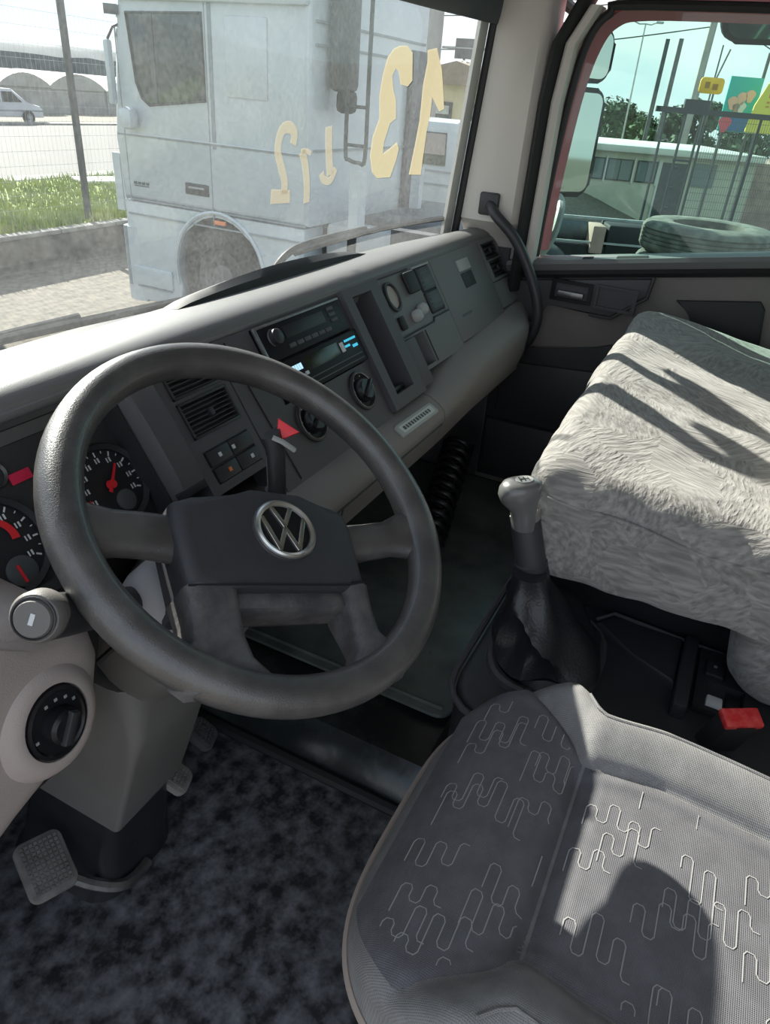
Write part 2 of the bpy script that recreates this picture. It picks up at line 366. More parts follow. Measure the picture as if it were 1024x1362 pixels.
ORG = {}
def obj(name, g, mats, parent=None, smooth=40):
    """one mesh object from a collector (world coordinates); its origin at its base, or its thing's."""
    if not isinstance(mats, (list, tuple)): mats = [mats]
    if parent is not None: o0 = ORG[parent.name]
    else:
        xs = [p[0] for p in g.v]; ys = [p[1] for p in g.v]; zs = [p[2] for p in g.v]
        o0 = V(((min(xs) + max(xs)) / 2, (min(ys) + max(ys)) / 2, min(zs)))
    me = bpy.data.meshes.new(name)
    me.from_pydata([(p[0] - o0.x, p[1] - o0.y, p[2] - o0.z) for p in g.v], [], g.f)
    for m in mats: me.materials.append(m)
    if len(mats) > 1: me.polygons.foreach_set('material_index', g.mi)
    me.validate(); me.update()
    if smooth: me.shade_smooth(); me.set_sharp_from_angle(angle=math.radians(smooth))
    o = bpy.data.objects.new(name, me); COL.objects.link(o)
    if parent is not None: o.parent = parent
    else: o.location = o0
    ORG[o.name] = o0
    return o
def tag(o, label, cat, group=None):
    o['label'] = label; o['category'] = cat
    if group: o['group'] = group
    return o
def thing(name, label, cat, loc, group=None):
    o = bpy.data.objects.new(name, None); COL.objects.link(o); o.location = loc; o.empty_display_size = 0.1
    ORG[o.name] = V(loc); return tag(o, label, cat, group)
def struct(name, g, m, parent=None, smooth=40, label=None):
    o = obj(name, g, m, parent, smooth)
    if parent is None: o['kind'] = 'structure'
    if label: o['label'] = label
    return o
def stuff(o): o['kind'] = 'stuff'; return o
def dup(root, loc, label=None, group=None):
    r = root.copy(); COL.objects.link(r); r.location = loc; ORG[r.name] = V(loc)
    if label: r['label'] = label
    if group: r['group'] = group
    for ch in list(root.children):
        c = ch.copy(); COL.objects.link(c); c.parent = r
        for gch in list(ch.children):
            d = gch.copy(); COL.objects.link(d); d.parent = c
    return r
def rrect(x0, x1, y0, y1, r, n=5):
    """rounded rectangle outline."""
    out = []
    for cx, cy, a in ((x1 - r, y1 - r, 0), (x0 + r, y1 - r, 90), (x0 + r, y0 + r, 180), (x1 - r, y0 + r, 270)):
        for i in range(n + 1):
            t = math.radians(a + 90 * i / n); out.append((cx + r * math.cos(t), cy + r * math.sin(t)))
    return out
def circ(r, n=24, cx=0, cy=0, a0=0, a1=360):
    return [(cx + r * math.cos(math.radians(a0 + (a1 - a0) * i / n)), cy + r * math.sin(math.radians(a0 + (a1 - a0) * i / n))) for i in range(n + (a1 - a0 != 360))]
def smooth_path(pts, k=6):
    """Catmull-Rom through pts."""
    P = [V(p) for p in pts]; out = []
    for i in range(len(P) - 1):
        p0 = P[max(i - 1, 0)]; p1 = P[i]; p2 = P[i + 1]; p3 = P[min(i + 2, len(P) - 1)]
        for j in range(k):
            t = j / k
            out.append(0.5 * ((2 * p1) + (p2 - p0) * t + (2 * p0 - 5 * p1 + 4 * p2 - p3) * t * t + (3 * p1 - p0 - 3 * p2 + p3) * t ** 3))
    out.append(P[-1]); return out
def ribbon(g, pts, w, nrm=V((0, 0, 1)), m=0):
    P = [V(p) for p in pts]; vs = []
    for i in range(len(P)):
        t = (P[min(i + 1, len(P) - 1)] - P[max(i - 1, 0)])
        if t.length < 1e-9: t = V((1, 0, 0))
        d = t.normalized().cross(nrm).normalized() * (w / 2); vs += [P[i] + d, P[i] - d]
    g.add(vs, [(2 * i, 2 * i + 1, 2 * i + 3, 2 * i + 2) for i in range(len(P) - 1)], m); return g
def sstep(a, b, x):
    t = max(0.0, min(1.0, (x - a) / (b - a))); return t * t * (3 - 2 * t)

# =================================================================== STRUCTURE: cab shell
g = G(); g.box(-1.06, -0.165, -1.2, 1.0, -0.05, 0.0)
floor = struct('floor', g, M['floor'], label='worn black rubber cab floor, dusty and scuffed')
g = G(); g.tube([(-0.165, y, 0.012) for y in (-0.6, 0.0, 0.4, 0.88)], 0.013, 8)
struct('trim_1', g, M['rubber'], label='raised rubber edge bead along the driver footwell')
g = G()   # engine cover plateau in front of the console and the passenger floor
g.loft([[(-0.165, y, 0.0), (-0.14, y, 0.055), (-0.11, y, 0.085), (1.04, y, 0.10), (1.04, y, -0.05), (-0.165, y, -0.05)] for y in (-1.2, 0.1, 0.5, 0.88)])
struct('floor_raised', g, M['tunnelmat'], label='raised glossy black mat over the engine cover')
g = G(); g.add([(-1.06, 0.9, -0.05), (1.05, 0.9, -0.05), (1.05, 0.84, 0.75), (-1.06, 0.84, 0.75), (-1.06, 0.94, -0.05), (1.05, 0.94, -0.05), (1.05, 0.88, 0.78), (-1.06, 0.88, 0.78)],
      [(0, 1, 2, 3), (5, 4, 7, 6), (3, 2, 6, 7), (0, 3, 7, 4), (1, 5, 6, 2)])
struct('wall_front', g, M['black'])
g = G(); g.box(-1.06, 1.06, -1.24, -1.2, -0.05, 1.85)
struct('wall_back', g, M['pillar'])
g = G(); g.box(-1.08, 1.08, -1.24, 0.66, 1.82, 1.86)
struct('ceiling', g, M['pillar'])

g = G(); g.prism(rrect(0.0, 1.0, 0.262, 0.83, 0.03), 0.0985, 0.106, 0.002); g.tube([(0.02, y, 0.107) for y in (0.28, 0.5, 0.8)], 0.004, 6)  # thin added sheet; green light from the door window is put into its colour
tag(obj('green_lit_mat', g, mat('dusty rubber in green window light', (0.13, 0.15, 0.14), 0.3, bump=0.3, bscale=30, col2=(0.06, 0.07, 0.066), vscale=7)), 'added dusty rubber mat on the passenger footwell, green window light put into its colour', 'floor mat')
# windscreen surface
def wy(x, z): return 0.83 - 0.095 * min(1.05, abs(x / 0.97)) ** 3 - 0.08 * (z - 0.83)
def wpt(x, z, off=0.0): return V((x, wy(x, z) - off, z))
g = G(); g.grid(lambda u, v: wpt(-0.985 + 1.97 * u, 0.79 + 0.95 * v), 48, 14)
window_1 = struct('window_1', g, M['wind'], label='dusty windscreen with painted cream writing')
# glass seal along the right edge, and the light frit beside it
g = G(); g.tube([wpt(0.968, z, 0.004) for z in (0.80, 0.95, 1.1, 1.25, 1.4, 1.7)], 0.011, 8)
obj('glass_seal', g, M['rubber'], window_1)
g = G(); g.loft([[wpt(0.930, z, -0.004), wpt(0.962, z, -0.004), wpt(0.962, z, -0.012), wpt(0.930, z, -0.012)] for z in (0.80, 1.0, 1.2, 1.4, 1.7)])
obj('edge_strip', g, M['pillar'], window_1)
g = G(); g.tube([wpt(x, 0.802, 0.006) for x in [-0.97 + 1.94 * i / 24 for i in range(25)]], 0.010, 8)
obj('lower_seal', g, M['rubber'], window_1)
g = G(); g.loft([[(x, wy(x, .79) - 0.014, 0.70), (x, wy(x, .79) - 0.014, 0.796), (x, wy(x, .79) + 0.07, 0.790), (x, wy(x, .79) + 0.07, 0.70)] for x in [-1.04 + 2.08 * i / 24 for i in range(25)]])
struct('trim_7', g, M['black'], label='black cowl under the windscreen')
# painted writing
THREE = [(0.632, 1.227), (0.663, 1.23), (0.686, 1.219), (0.7, 1.168), (0.685, 1.156), (0.656, 1.159), (0.642, 1.182), (0.63, 1.187), (0.62, 1.172), (0.632, 1.147), (0.646, 1.13), (0.656, 1.094), (0.635, 1.084), (0.621, 1.047), (0.622, 1.024), (0.644, 1.033), (0.673, 1.047), (0.684, 1.033), (0.679, 1.008), (0.664, 0.974), (0.611, 0.974), (0.588, 0.987), (0.572, 1.02), (0.573, 1.057), (0.591, 1.093), (0.58, 1.136), (0.584, 1.174), (0.594, 1.204), (0.612, 1.22)]
ONE = [(0.742, 1.228), (0.777, 1.235), (0.808, 1.197), (0.821, 1.17), (0.843, 1.118), (0.825, 1.112), (0.788, 1.14), (0.791, 1.101), (0.787, 1.067), (0.79, 0.975), (0.74, 0.977), (0.747, 1.037), (0.751, 1.091), (0.744, 1.161), (0.748, 1.206)]
def painted(name, polys, label):
    g = G()
    for poly in polys:
        bm = bmesh.new()
        if poly[0] == 'strip':
            L, R_ = poly[1], poly[2]; a = [bm.verts.new((x, 0, z)) for x, z in L]; b = [bm.verts.new((x, 0, z)) for x, z in R_]
            for k in range(len(a) - 1): bm.faces.new((a[k], b[k], b[k + 1], a[k + 1]))
        else:
            f = bm.faces.new([bm.verts.new((x, 0, z)) for x, z in poly]); f.normal_update(); bmesh.ops.triangulate(bm, faces=[f], ngon_method='EAR_CLIP')
            bmesh.ops.subdivide_edges(bm, edges=bm.edges[:], cuts=3, use_grid_fill=True)
        for v in bm.verts: v.co = wpt(v.co.x, v.co.z, -0.0025)
        g.addbm(bm)
    o = obj(name, g, M['cream_paint' if name == 'painted_numeral' else 'cream_thin'], window_1, smooth=0); o['label'] = label; return o
def stroke(pts, w):
    P = [V((a, 0, b)) for a, b in pts]; P = smooth_path(P, 3); L = []; R_ = []
    for i in range(len(P)):
        t = (P[min(i + 1, len(P) - 1)] - P[max(i - 1, 0)]).normalized(); d = V((-t.z, 0, t.x)) * (w / 2)
        L.append(P[i] + d); R_.append(P[i] - d)
    return ('strip', [(p.x, p.z) for p in L], [(p.x, p.z) for p in R_])
painted('painted_numeral', [THREE], 'large cream hooked numeral painted on the glass')
painted('painted_numeral', [ONE], 'large cream numeral one painted near the pillar, seen mirrored')
painted('painted_letter', [stroke([(0.290, 1.046), (0.293, 1.064), (0.277, 1.074), (0.257, 1.072), (0.246, 1.058), (0.243, 1.036), (0.256, 1.010), (0.270, 0.985), (0.272, 0.962)], 0.020),
                           [(0.229, 0.973), (0.29, 0.967), (0.293, 0.944), (0.228, 0.947)]], 'small cream mirrored two')
painted('painted_letter', [stroke([(0.321, 1.034), (0.336, 1.009), (0.347, 0.97), (0.350, 0.94)], 0.021), stroke([(0.318, 1.034), (0.336, 1.034), (0.353, 1.029)], 0.009)], 'small cream middle letter')
painted('painted_letter', [stroke([(0.407, 1.076), (0.411, 1.05), (0.418, 1.02), (0.427, 0.988)], 0.024), stroke([(0.445, 1.0), (0.43, 0.978), (0.405, 0.980), (0.395, 0.993)], 0.016)], 'small cream last letter')

# header above the windscreen
g = G(); rings = []
for i in range(25):
    x = -1.0 + 2.0 * i / 24; y = wy(x, 1.28) - 0.012
    tp = 1 - 0.8 * sstep(0.72, 0.93, abs(x))
    rings.append([(x, y + 0.0, 1.300), (x, y - 0.03 * tp, 1.298), (x, y - 0.06 * tp, 1.315), (x, y - 0.10 * tp, 1.37), (x, y - 0.10 * tp, 1.84), (x, y - 0.02, 1.84), (x, y, 1.40)])
g.loft(rings)
struct('trim_2', g, M['headliner'], label='dark header panel above the windscreen')
# right front pillar, inner pale cover
def pil(z):  # y of windscreen edge and door frame edge at this height
    k = (z - 0.8) / 0.55
    return 0.728 - 0.042 * k, 0.562 - 0.004 * k
g = G(); rings = []
for z in (0.66, 0.80, 0.835, 0.87, 1.0, 1.15, 1.3, 1.5, 1.84):
    a, b = pil(z); sx = 0.075 * sstep(0.875, 0.805, z)      # the cover tucks in behind the dashboard end
    rings.append([(0.968 + sx, a, z), (0.955 + sx, a - 0.02, z), (0.950 + sx, (a + b) / 2, z), (0.958 + sx, b + 0.015, z), (0.975 + sx * 0.9, b, z), (1.06, b - 0.005, z), (1.06, a, z)])
g.loft(rings)
struct('trim_3', g, M['pillar'], label='pale grey cover of the right front pillar')
g = G(); rings = []
for z in (0.70, 0.85, 1.0, 1.15, 1.27, 1.33, 1.36):
    a, b = pil(z); sh = 0.0 if z < 1.25 else (z - 1.25) * 0.5
    rings.append([(0.972, b - 0.002 - sh, z), (0.966, b - 0.012 - sh, z), (0.985, b - 0.026 - sh, z), (1.05, b - 0.026 - sh, z), (1.05, b - 0.002 - sh, z)])
g.loft(rings)
struct('trim_4', g, M['rubber'], label='black rubber seal beside the door frame')
g = G(); rings = []      # inner door-frame strip between the seal and the window rubber
for z in (0.76, 0.95, 1.15, 1.27, 1.345):
    a, b = pil(z); sh = 0.0 if z < 1.25 else (z - 1.25) * 0.55
    rings.append([(0.99, b - 0.028 - sh, z), (0.985, b - 0.034 - sh, z), (0.99, b - 0.050 - sh, z), (1.05, b - 0.052 - sh, z), (1.05, b - 0.028 - sh, z)])
g.loft(rings)
struct('trim_5', g, M['pillar'], label='pale strip of the passenger door frame')
# left pillar (beyond the frame, closes the windscreen)
g = G(); g.loft([[(-1.06, 0.74, z), (-0.965, 0.72, z), (-0.975, 0.60, z), (-1.06, 0.58, z)] for z in (0.0, 0.9, 1.84)])
struct('wall_left', g, M['pillar'])
# right wall behind and above the passenger door
g = G(); g.box(1.03, 1.07, -1.24, -0.42, -0.05, 1.84); g.box(1.03, 1.07, -0.42, 0.50, 1.375, 1.84, m=0)
g.box(1.03, 1.07, 0.50, 0.60, 1.36, 1.84); g.box(1.02, 1.07, 0.585, 0.95, -0.05, 0.80)
struct('wall_right', g, M['door_dark'])

# =================================================================== PASSENGER DOOR
def sill(y): return 0.785 + (0.493 - y) * 0.168          # upper edge of the door panel, rising rearwards
door = bpy.data.objects.new('door_1', None); COL.objects.link(door); door.location = (1.03, 0.1, 0.0)
ORG['door_1'] = V((1.03, 0.1, 0)); door['kind'] = 'structure'; door['label'] = 'grey brown passenger door with dark trim'
g = G(); ys = [0.585, 0.5, 0.35, 0.2, 0.0, -0.2, -0.42]
g.loft([[(1.02, y, 0.02), (1.02, y, sill(y) - 0.045), (1.055, y, sill(y) - 0.03), (1.07, y, sill(y) - 0.03), (1.07, y, 0.02)] for y in ys])
obj('door_panel', g, M['door'], door)
g = G(); g.loft([[(1.015, y, sill(y) - 0.028), (1.006, y, sill(y) - 0.010), (1.012, y, sill(y)), (1.075, y, sill(y) + 0.004), (1.075, y, sill(y) - 0.03)] for y in ys])
obj('window_sill', g, M['panelgreen'], door)
g = G(); g.loft([[(1.010, y, sill(y) - 0.046), (1.004, y, sill(y) - 0.036), (1.012, y, sill(y) - 0.027), (1.03, y, sill(y) - 0.03), (1.03, y, sill(y) - 0.05)] for y in ys])
obj('sill_groove', g, M['black'], door)
# rectangular inserts on the sill
g = G()
for a, b in ((0.30, 0.225), (0.385, 0.36)):
    g.loft([[(1.008, y, sill(y) - 0.0075), (1.020, y, sill(y) + 0.0035), (1.034, y, sill(y) + 0.0045), (1.022, y, sill(y) - 0.012)] for y in (a, b)])
obj('sill_slot', g, M['black'], door)
# dark upper trim with handle and pull pocket; frame: u rearwards (-Y), v up, n into the cab (-X)
TD = frame((1.014, 0.0, 0.0), (0, -1, 0), (0, 0, 1))
def dp(y, z): return (-y, z)
poly = [dp(0.56, sill(0.56) - 0.05), dp(0.56, 0.60), dp(0.475, 0.625), dp(0.452, 0.685), dp(0.28, 0.668), dp(0.20, 0.735), dp(0.195, sill(0.195) - 0.05)]
g = G(); g.prism(poly, -0.01, 0.012, 0.006, T=TD)
up_trim = obj('upper_trim', g, M['door_dark'], door)
g = G(); g.holed(-0.447, -0.338, 0.694, 0.748, 0.012, [(-0.437, -0.348, 0.702, 0.740, 0.011)], T=TD @ Matrix.Translation((0, 0, 0.020)))
hb = obj('handle_bezel', g, M['gloss'], door)
g = G(); g.box(-0.430, -0.358, 0.706, 0.722, 0.012, 0.024, 0.004, T=TD)
obj('door_handle', g, M['metal'], hb)
g = G(); g.holed(-0.330, -0.222, 0.690, 0.752, 0.006, [(-0.322, -0.232, 0.698, 0.746, 0.0055)], T=TD @ Matrix.Translation((0, 0, 0.0195)))
obj('pull_pocket', g, M['door_dark'], door)
g = G(); g.tube([TD @ V((*dp(*p), 0.014)) for p in ((0.335, 0.672), (0.278, 0.672), (0.200, 0.738), (0.195, 0.79))], 0.005, 6)
obj('trim_rib', g, M['dash_dark'], door)
# armrest recess (dark) further back
poly = [dp(0.13, 0.742), dp(-0.06, 0.772), dp(-0.075, 0.755), dp(-0.10, 0.60), dp(0.02, 0.58), dp(0.09, 0.715)]
g = G(); g.prism(poly, -0.005, 0.004, 0.003, T=TD)
obj('armrest_recess', g, M['black'], door)
# black lower map pocket
poly = [dp(0.58, 0.545), dp(0.45, 0.548), dp(0.30, 0.585), dp(0.10, 0.66), dp(-0.3, 0.66), dp(-0.3, 0.12), dp(0.58, 0.12)]
g = G(); g.prism(poly, -0.005, 0.012, 0.008, T=TD)
mpk = obj('map_pocket', g, M['dash_dark'], door)
g = G(); g.prism([dp(*p) for p in ((0.55, 0.50), (0.20, 0.53), (0.20, 0.36), (0.55, 0.34))], 0.0, 0.022, 0.012, T=TD)
g.prism([dp(*p) for p in ((0.57, 0.32), (0.05, 0.33), (0.05, 0.15), (0.57, 0.15))], 0.0, 0.03, 0.014, T=TD)
obj('pocket_front', g, M['dash_dark'], mpk)
# window rubber and glass
WOP = [(0.515, 0.79), (0.512, 0.95), (0.500, 1.16), (0.480, 1.28), (0.440, 1.335), (0.36, 1.352), (-0.40, 1.352), (-0.40, 0.925)]
g = G(); g.tube([(1.035, y, z) for y, z in smooth_path([V((a, b, 0)) for a, b in WOP[:7]], 4) for y, z in [(y, z)]] if False else [(1.035, p.x, p.y) for p in smooth_path([V((a, b, 0)) for a, b in WOP[:7]], 4)], 0.010, 8)
obj('window_rubber', g, M['rubber'], door)
g = G(); g.prism([dp(*p) for p in WOP], -0.002, 0.002, T=frame((1.045, 0, 0), (0, -1, 0), (0, 0, 1)))
w2 = struct('window_2', g, M['sideglass'], smooth=0, label='green tinted passenger door window')
# red reflection in the window glass, built as an added solid strip
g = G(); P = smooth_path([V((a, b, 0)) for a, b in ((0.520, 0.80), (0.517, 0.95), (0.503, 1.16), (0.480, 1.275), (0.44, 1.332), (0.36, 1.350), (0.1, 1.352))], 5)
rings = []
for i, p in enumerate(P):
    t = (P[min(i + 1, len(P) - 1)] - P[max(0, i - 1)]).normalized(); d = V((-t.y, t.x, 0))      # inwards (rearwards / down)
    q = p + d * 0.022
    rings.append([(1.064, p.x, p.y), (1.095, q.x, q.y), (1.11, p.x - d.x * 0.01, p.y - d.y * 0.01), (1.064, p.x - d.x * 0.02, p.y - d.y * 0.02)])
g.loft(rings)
struct('reflection_strip', g, M['redreflection'], label='added red strip standing in for the reflection in the passenger window')

# grab handle on the pillar
gh = thing('grab_handle', 'curved black grab handle between the right pillar and the dashboard', 'handle', (0.945, 0.5, 0.58))
g = G(); P = smooth_path([(0.955, 0.640, 0.915), (0.925, 0.610, 0.893), (0.915, 0.54, 0.838), (0.915, 0.478, 0.742), (0.918, 0.452, 0.665), (0.925, 0.462, 0.60), (0.945, 0.49, 0.555)], 6)
g.tube(P, 0.0135, 10); obj('grip', g, M['dash_dark'], gh)
g = G(); g.box(0.940, 0.958, 0.612, 0.665, 0.885, 0.94, 0.006); obj('mount', g, M['dash_dark'], gh)
g = G(); g.box(0.93, 0.962, 0.48, 0.515, 0.53, 0.575, 0.008); obj('mount', g, M['dash_dark'], gh)

# =================================================================== DASHBOARD
DN = V((0, -0.835, 0.55)).normalized()
TDASH = frame((0, 0.62, 0.80), (1, 0, 0), z=DN)
def dw(x, v, n=0.0): return TDASH @ V((x, v, n))
def DT(x, v, n=0.0): return TDASH @ Matrix.Translation((x, v, n))
dash = thing('dashboard', 'dark grey truck dashboard with taupe lower padding, spanning the cab under the windscreen', 'dashboard', (0, 0.68, 0.45))
g = G(); rings = []
for i in range(33):
    x = -1.04 + 2.06 * i / 32; yw = wy(x, 0.80)
    k = min(1.0, (yw - 0.70) / 0.12)
    rings.append([(x, yw - 0.010, 0.775), (x, yw - 0.010, 0.812), (x, 0.70 + (yw - 0.70) * 0.55, 0.834), (x, 0.695, 0.843), (x, 0.675, 0.8455), (x, 0.655, 0.843), (x, 0.643, 0.835), (x, 0.641, 0.829), (x, 0.6375, 0.827), (x, 0.6365, 0.823), (x, 0.645, 0.79)])
g.loft(rings)
obj('top_pad', g, M['dash_top'], dash)
# dark defroster cowl behind the crest
g = G(); rings = []
for i in range(21):
    u = i / 20; x = -0.13 + 0.60 * u; h = 0.024 * math.sin(math.pi * u) ** 0.6
    rings.append([(x, 0.735, 0.832), (x, 0.742, 0.838 + h * 0.55), (x, 0.757, 0.836 + h), (x, 0.775, 0.832 + h * 0.8), (x, 0.785, 0.815)])
g.loft(rings)
obj('defroster_cowl', g, M['black'], dash)

# ---- instrument cluster (recessed, dark)
g = G(); g.holed(-1.02, -0.383, -0.150, 0.024, 0.05, [(-0.80, -0.386, -0.140, 0.018, 0.030)], T=TDASH)
clus = obj('instrument_cluster', g, M['dash_dark'], dash)
def gauge(x, v, r, tick0, tick1, n, big=True, needle=None, lab=None):
    f = G(); f.lathe([(0.0001, 0.0), (r, 0.0), (r, 0.004), (r + 0.006, 0.007), (r + 0.008, 0.003), (r + 0.008, 0.0)], 40, T=DT(x, v, -0.029))
    o = obj('gauge', f, M['gauge'], dash)
    if lab: o['label'] = lab
    t = G()
    for i in range(n):
        a = math.radians(tick0 + (tick1 - tick0) * i / (n - 1)); l = 0.006 if i % 2 == 0 else 0.003; w = 0.0010 if i % 2 == 0 else 0.0006
        d = V((math.cos(a), math.sin(a), 0)); p = V((-d.y, d.x, 0)) * w
        a1 = d * (r * 0.96); a0 = d * (r * 0.96 - l)
        t.add([a0 - p, a1 - p, a1 + p, a0 + p], [(0, 1, 2, 3)], T=DT(x, v, -0.0275))
        if i % 2 == 0 and big:      # bold numeral-like dashes inside the scale
            c = d * (r * 0.72)
            t.add([c + V((-.0033, -.003, 0)), c + V((-.0015, -.003, 0)), c + V((-.0015, .003, 0)), c + V((-.0033, .003, 0))], [(0, 1, 2, 3)], T=DT(x, v, -0.0275))
            t.add([c + V((.0005, -.003, 0)), c + V((.0028, -.003, 0)), c + V((.0028, .003, 0)), c + V((.0005, .003, 0))], [(0, 1, 2, 3)], T=DT(x, v, -0.0275))
    stuff(obj('scale_marks', t, M['white_print'], o, smooth=0))
    if needle is not None:
        a = math.radians(needle); q = G(); Tn = DT(x, v, -0.026) @ Matrix.Rotation(a, 4, 'Z')
        q.prism([(-0.010, -0.0022), (r * 0.62, -0.001), (r * 0.62, 0.001), (-0.010, 0.0022)], 0.002, 0.0035, T=Tn)
        q.lathe([(0.0001, 0.006), (0.005, 0.006), (0.006, 0.0)], 16, T=DT(x, v, -0.026)); obj('needle', q, M['needle'], o)
    return o
ga = gauge(-0.428, -0.082, 0.044, 200, -25, 17, needle=48, lab='round gauge with a red needle right of the column')
q = G(); 
for a in range(190, 232, 3):
    d0 = V((math.cos(math.radians(a)), math.sin(math.radians(a)), 0)); d1 = V((math.cos(math.radians(a + 3)), math.sin(math.radians(a + 3)), 0))
    q.add([d0 * 0.034, d0 * 0.039, d1 * 0.039, d1 * 0.034], [(0, 1, 2, 3)], T=DT(-0.428, -0.082, -0.0272))
obj('red_band', q, M['needle'], ga, smooth=0)
gb = gauge(-0.583, -0.086, 0.048, 215, -35, 19, needle=None, lab='round gauge with a red sector at the left edge')
q = G()
for a in range(-8, 88, 4):
    d0 = V((math.cos(math.radians(a)), math.sin(math.radians(a)), 0)); d1 = V((math.cos(math.radians(a + 4)), math.sin(math.radians(a + 4)), 0))
    k0 = 0.019 + 0.004 * (a + 8) / 96
    q.add([d0 * k0, d0 * 0.028, d1 * 0.028, d1 * k0], [(0, 1, 2, 3)], T=DT(-0.583, -0.082, -0.0272))
obj('red_band', q, M['needle'], gb, smooth=0)
def small_gauge(x, v, r, par):
    q = G(); q.prism(circ(r, 20), 0, 0.003, 0.001, T=DT(x, v, -0.0285)); s = obj('sub_dial', q, M['greymetal'], par)
    return s
small_gauge(-0.573, -0.118, 0.017, gb); small_gauge(-0.418, -0.106, 0.013, ga)
q = G(); q.prism([(-0.0015, -0.012), (0.0015, -0.012), (0.0012, 0.008), (-0.0012, 0.008)], 0.003, 0.0045, T=DT(-0.576, -0.118, -0.0285)); obj('sub_needle', q, M['needle'], gb)
q = G(); q.box(-0.013, 0.013, -0.006, 0.006, 0, 0.002, 0.001, T=DT(-0.519, -0.030, -0.0288)); obj('warning_lamp', q, M['lamp_red'], dash)['label'] = 'lit red warning lamp between the gauges'
q = G(); q.lathe([(0.012, 0), (0.014, 0.004), (0.016, 0.0)], 20, T=DT(-0.545, -0.018, -0.0285)); obj('bezel_ring', q, M['metal'], dash)
q = G(); q.box(-0.004, 0.004, -0.002, 0.002, 0, 0.001, T=DT(-0.415, -0.006, -0.0285)); obj('warning_lamp', q, M['orange'], dash)['label'] = 'tiny unlit amber lamp'
# lighter bar at the right of the cluster
g = G(); g.loft([[dw(-0.382 + dx * 1.0, v, n) for dx, n in ((0, -0.03), (0.002, 0.008), (0.010, 0.016 * k + 0.004), (0.050, 0.014 * k + 0.004), (0.060, 0.004), (0.062, -0.03))] for v, k in ((0.022, 0.3), (0.012, 0.8), (-0.05, 1.0), (-0.11, 1.0), (-0.128, 0.8), (-0.14, -0.2))])
obj('cluster_hood', g, M['dash'], dash)
# ---- vent and switch column
g = G(); g.holed(-0.318, -0.190, -0.160, 0.026, 0.04, [(-0.302, -0.203, -0.026, 0.019, 0.016), (-0.302, -0.203, -0.082, -0.031, 0.016), (-0.300, -0.204, -0.148, -0.100, 0.004)], T=TDASH)
obj('vent_panel', g, M['dash'], dash)
def vent(x0, x1, v0, v1, n=6, mk='dash_dark', ms='dash'):
    f = G(); t = 0.004
    for a in ((x0, x1, v0, v0 + t), (x0, x1, v1 - t, v1), (x0, x0 + t, v0, v1), (x1 - t, x1, v0, v1)):
        f.box(*a, -0.012, 0.003, 0.001, T=TDASH)
    f.box(x0 + t, x1 - t, v0 + t, v1 - t, -0.0115, -0.0105, T=TDASH)
    o = obj('air_vent', f, M[mk], dash)
    for i in range(n):
        s = G(); v = v0 + t + (v1 - v0 - 2 * t) * (i + 0.5) / n; hh = (v1 - v0) / n * 0.28
        s.add([dw(x, v + a, b) for x in (x0 + t, x1 - t) for a, b in ((-hh, 0.001), (-hh + 0.001, 0.002), (hh, -0.008), (hh - 0.001, -0.009))], [(0, 1, 5, 4), (1, 2, 6, 5), (2, 3, 7, 6), (3, 0, 4, 7), (0, 3, 2, 1), (4, 5, 6, 7)])
        obj('slat', s, M[ms], o)
    k = G(); k.box((x0 + x1) / 2 - 0.004, (x0 + x1) / 2 + 0.004, (v0 + v1) / 2 - 0.006, (v0 + v1) / 2 + 0.006, -0.002, 0.006, 0.0015, T=TDASH); obj('vane_tab', k, M[mk], o)
    return o
vent(-0.302, -0.203, -0.026, 0.019, 6); vent(-0.302, -0.203, -0.082, -0.031, 7)
for x0, x1, v0, v1, dots in ((-0.298, -0.206, -0.123, -0.102, ((-0.276, 0), (-0.247, 1))), (-0.298, -0.206, -0.147, -0.126, ((-0.272, 2), (-0.222, 1)))):
    g = G(); g.box(x0, (x0 + x1) / 2 - 0.001, v0, v1, -0.004, 0.003, 0.0015, T=TDASH); sw = obj('rocker_switch', g, M['dash_dark'], dash)
    g = G(); g.box((x0 + x1) / 2 + 0.001, x1, v0, v1, -0.004, 0.003, 0.0015, T=TDASH); sw2 = obj('rocker_switch', g, M['dash_dark'], dash)
    for k, (dx, c) in enumerate(dots):
        g = G(); g.box(dx - 0.003, dx + 0.003, (v0 + v1) / 2 - 0.003, (v0 + v1) / 2 + 0.003, 0.003, 0.0042, 0.001, T=TDASH)
        obj('symbol', g, M['orange'] if c == 2 else M['white_print'], sw if dx < (x0 + x1) / 2 else sw2)
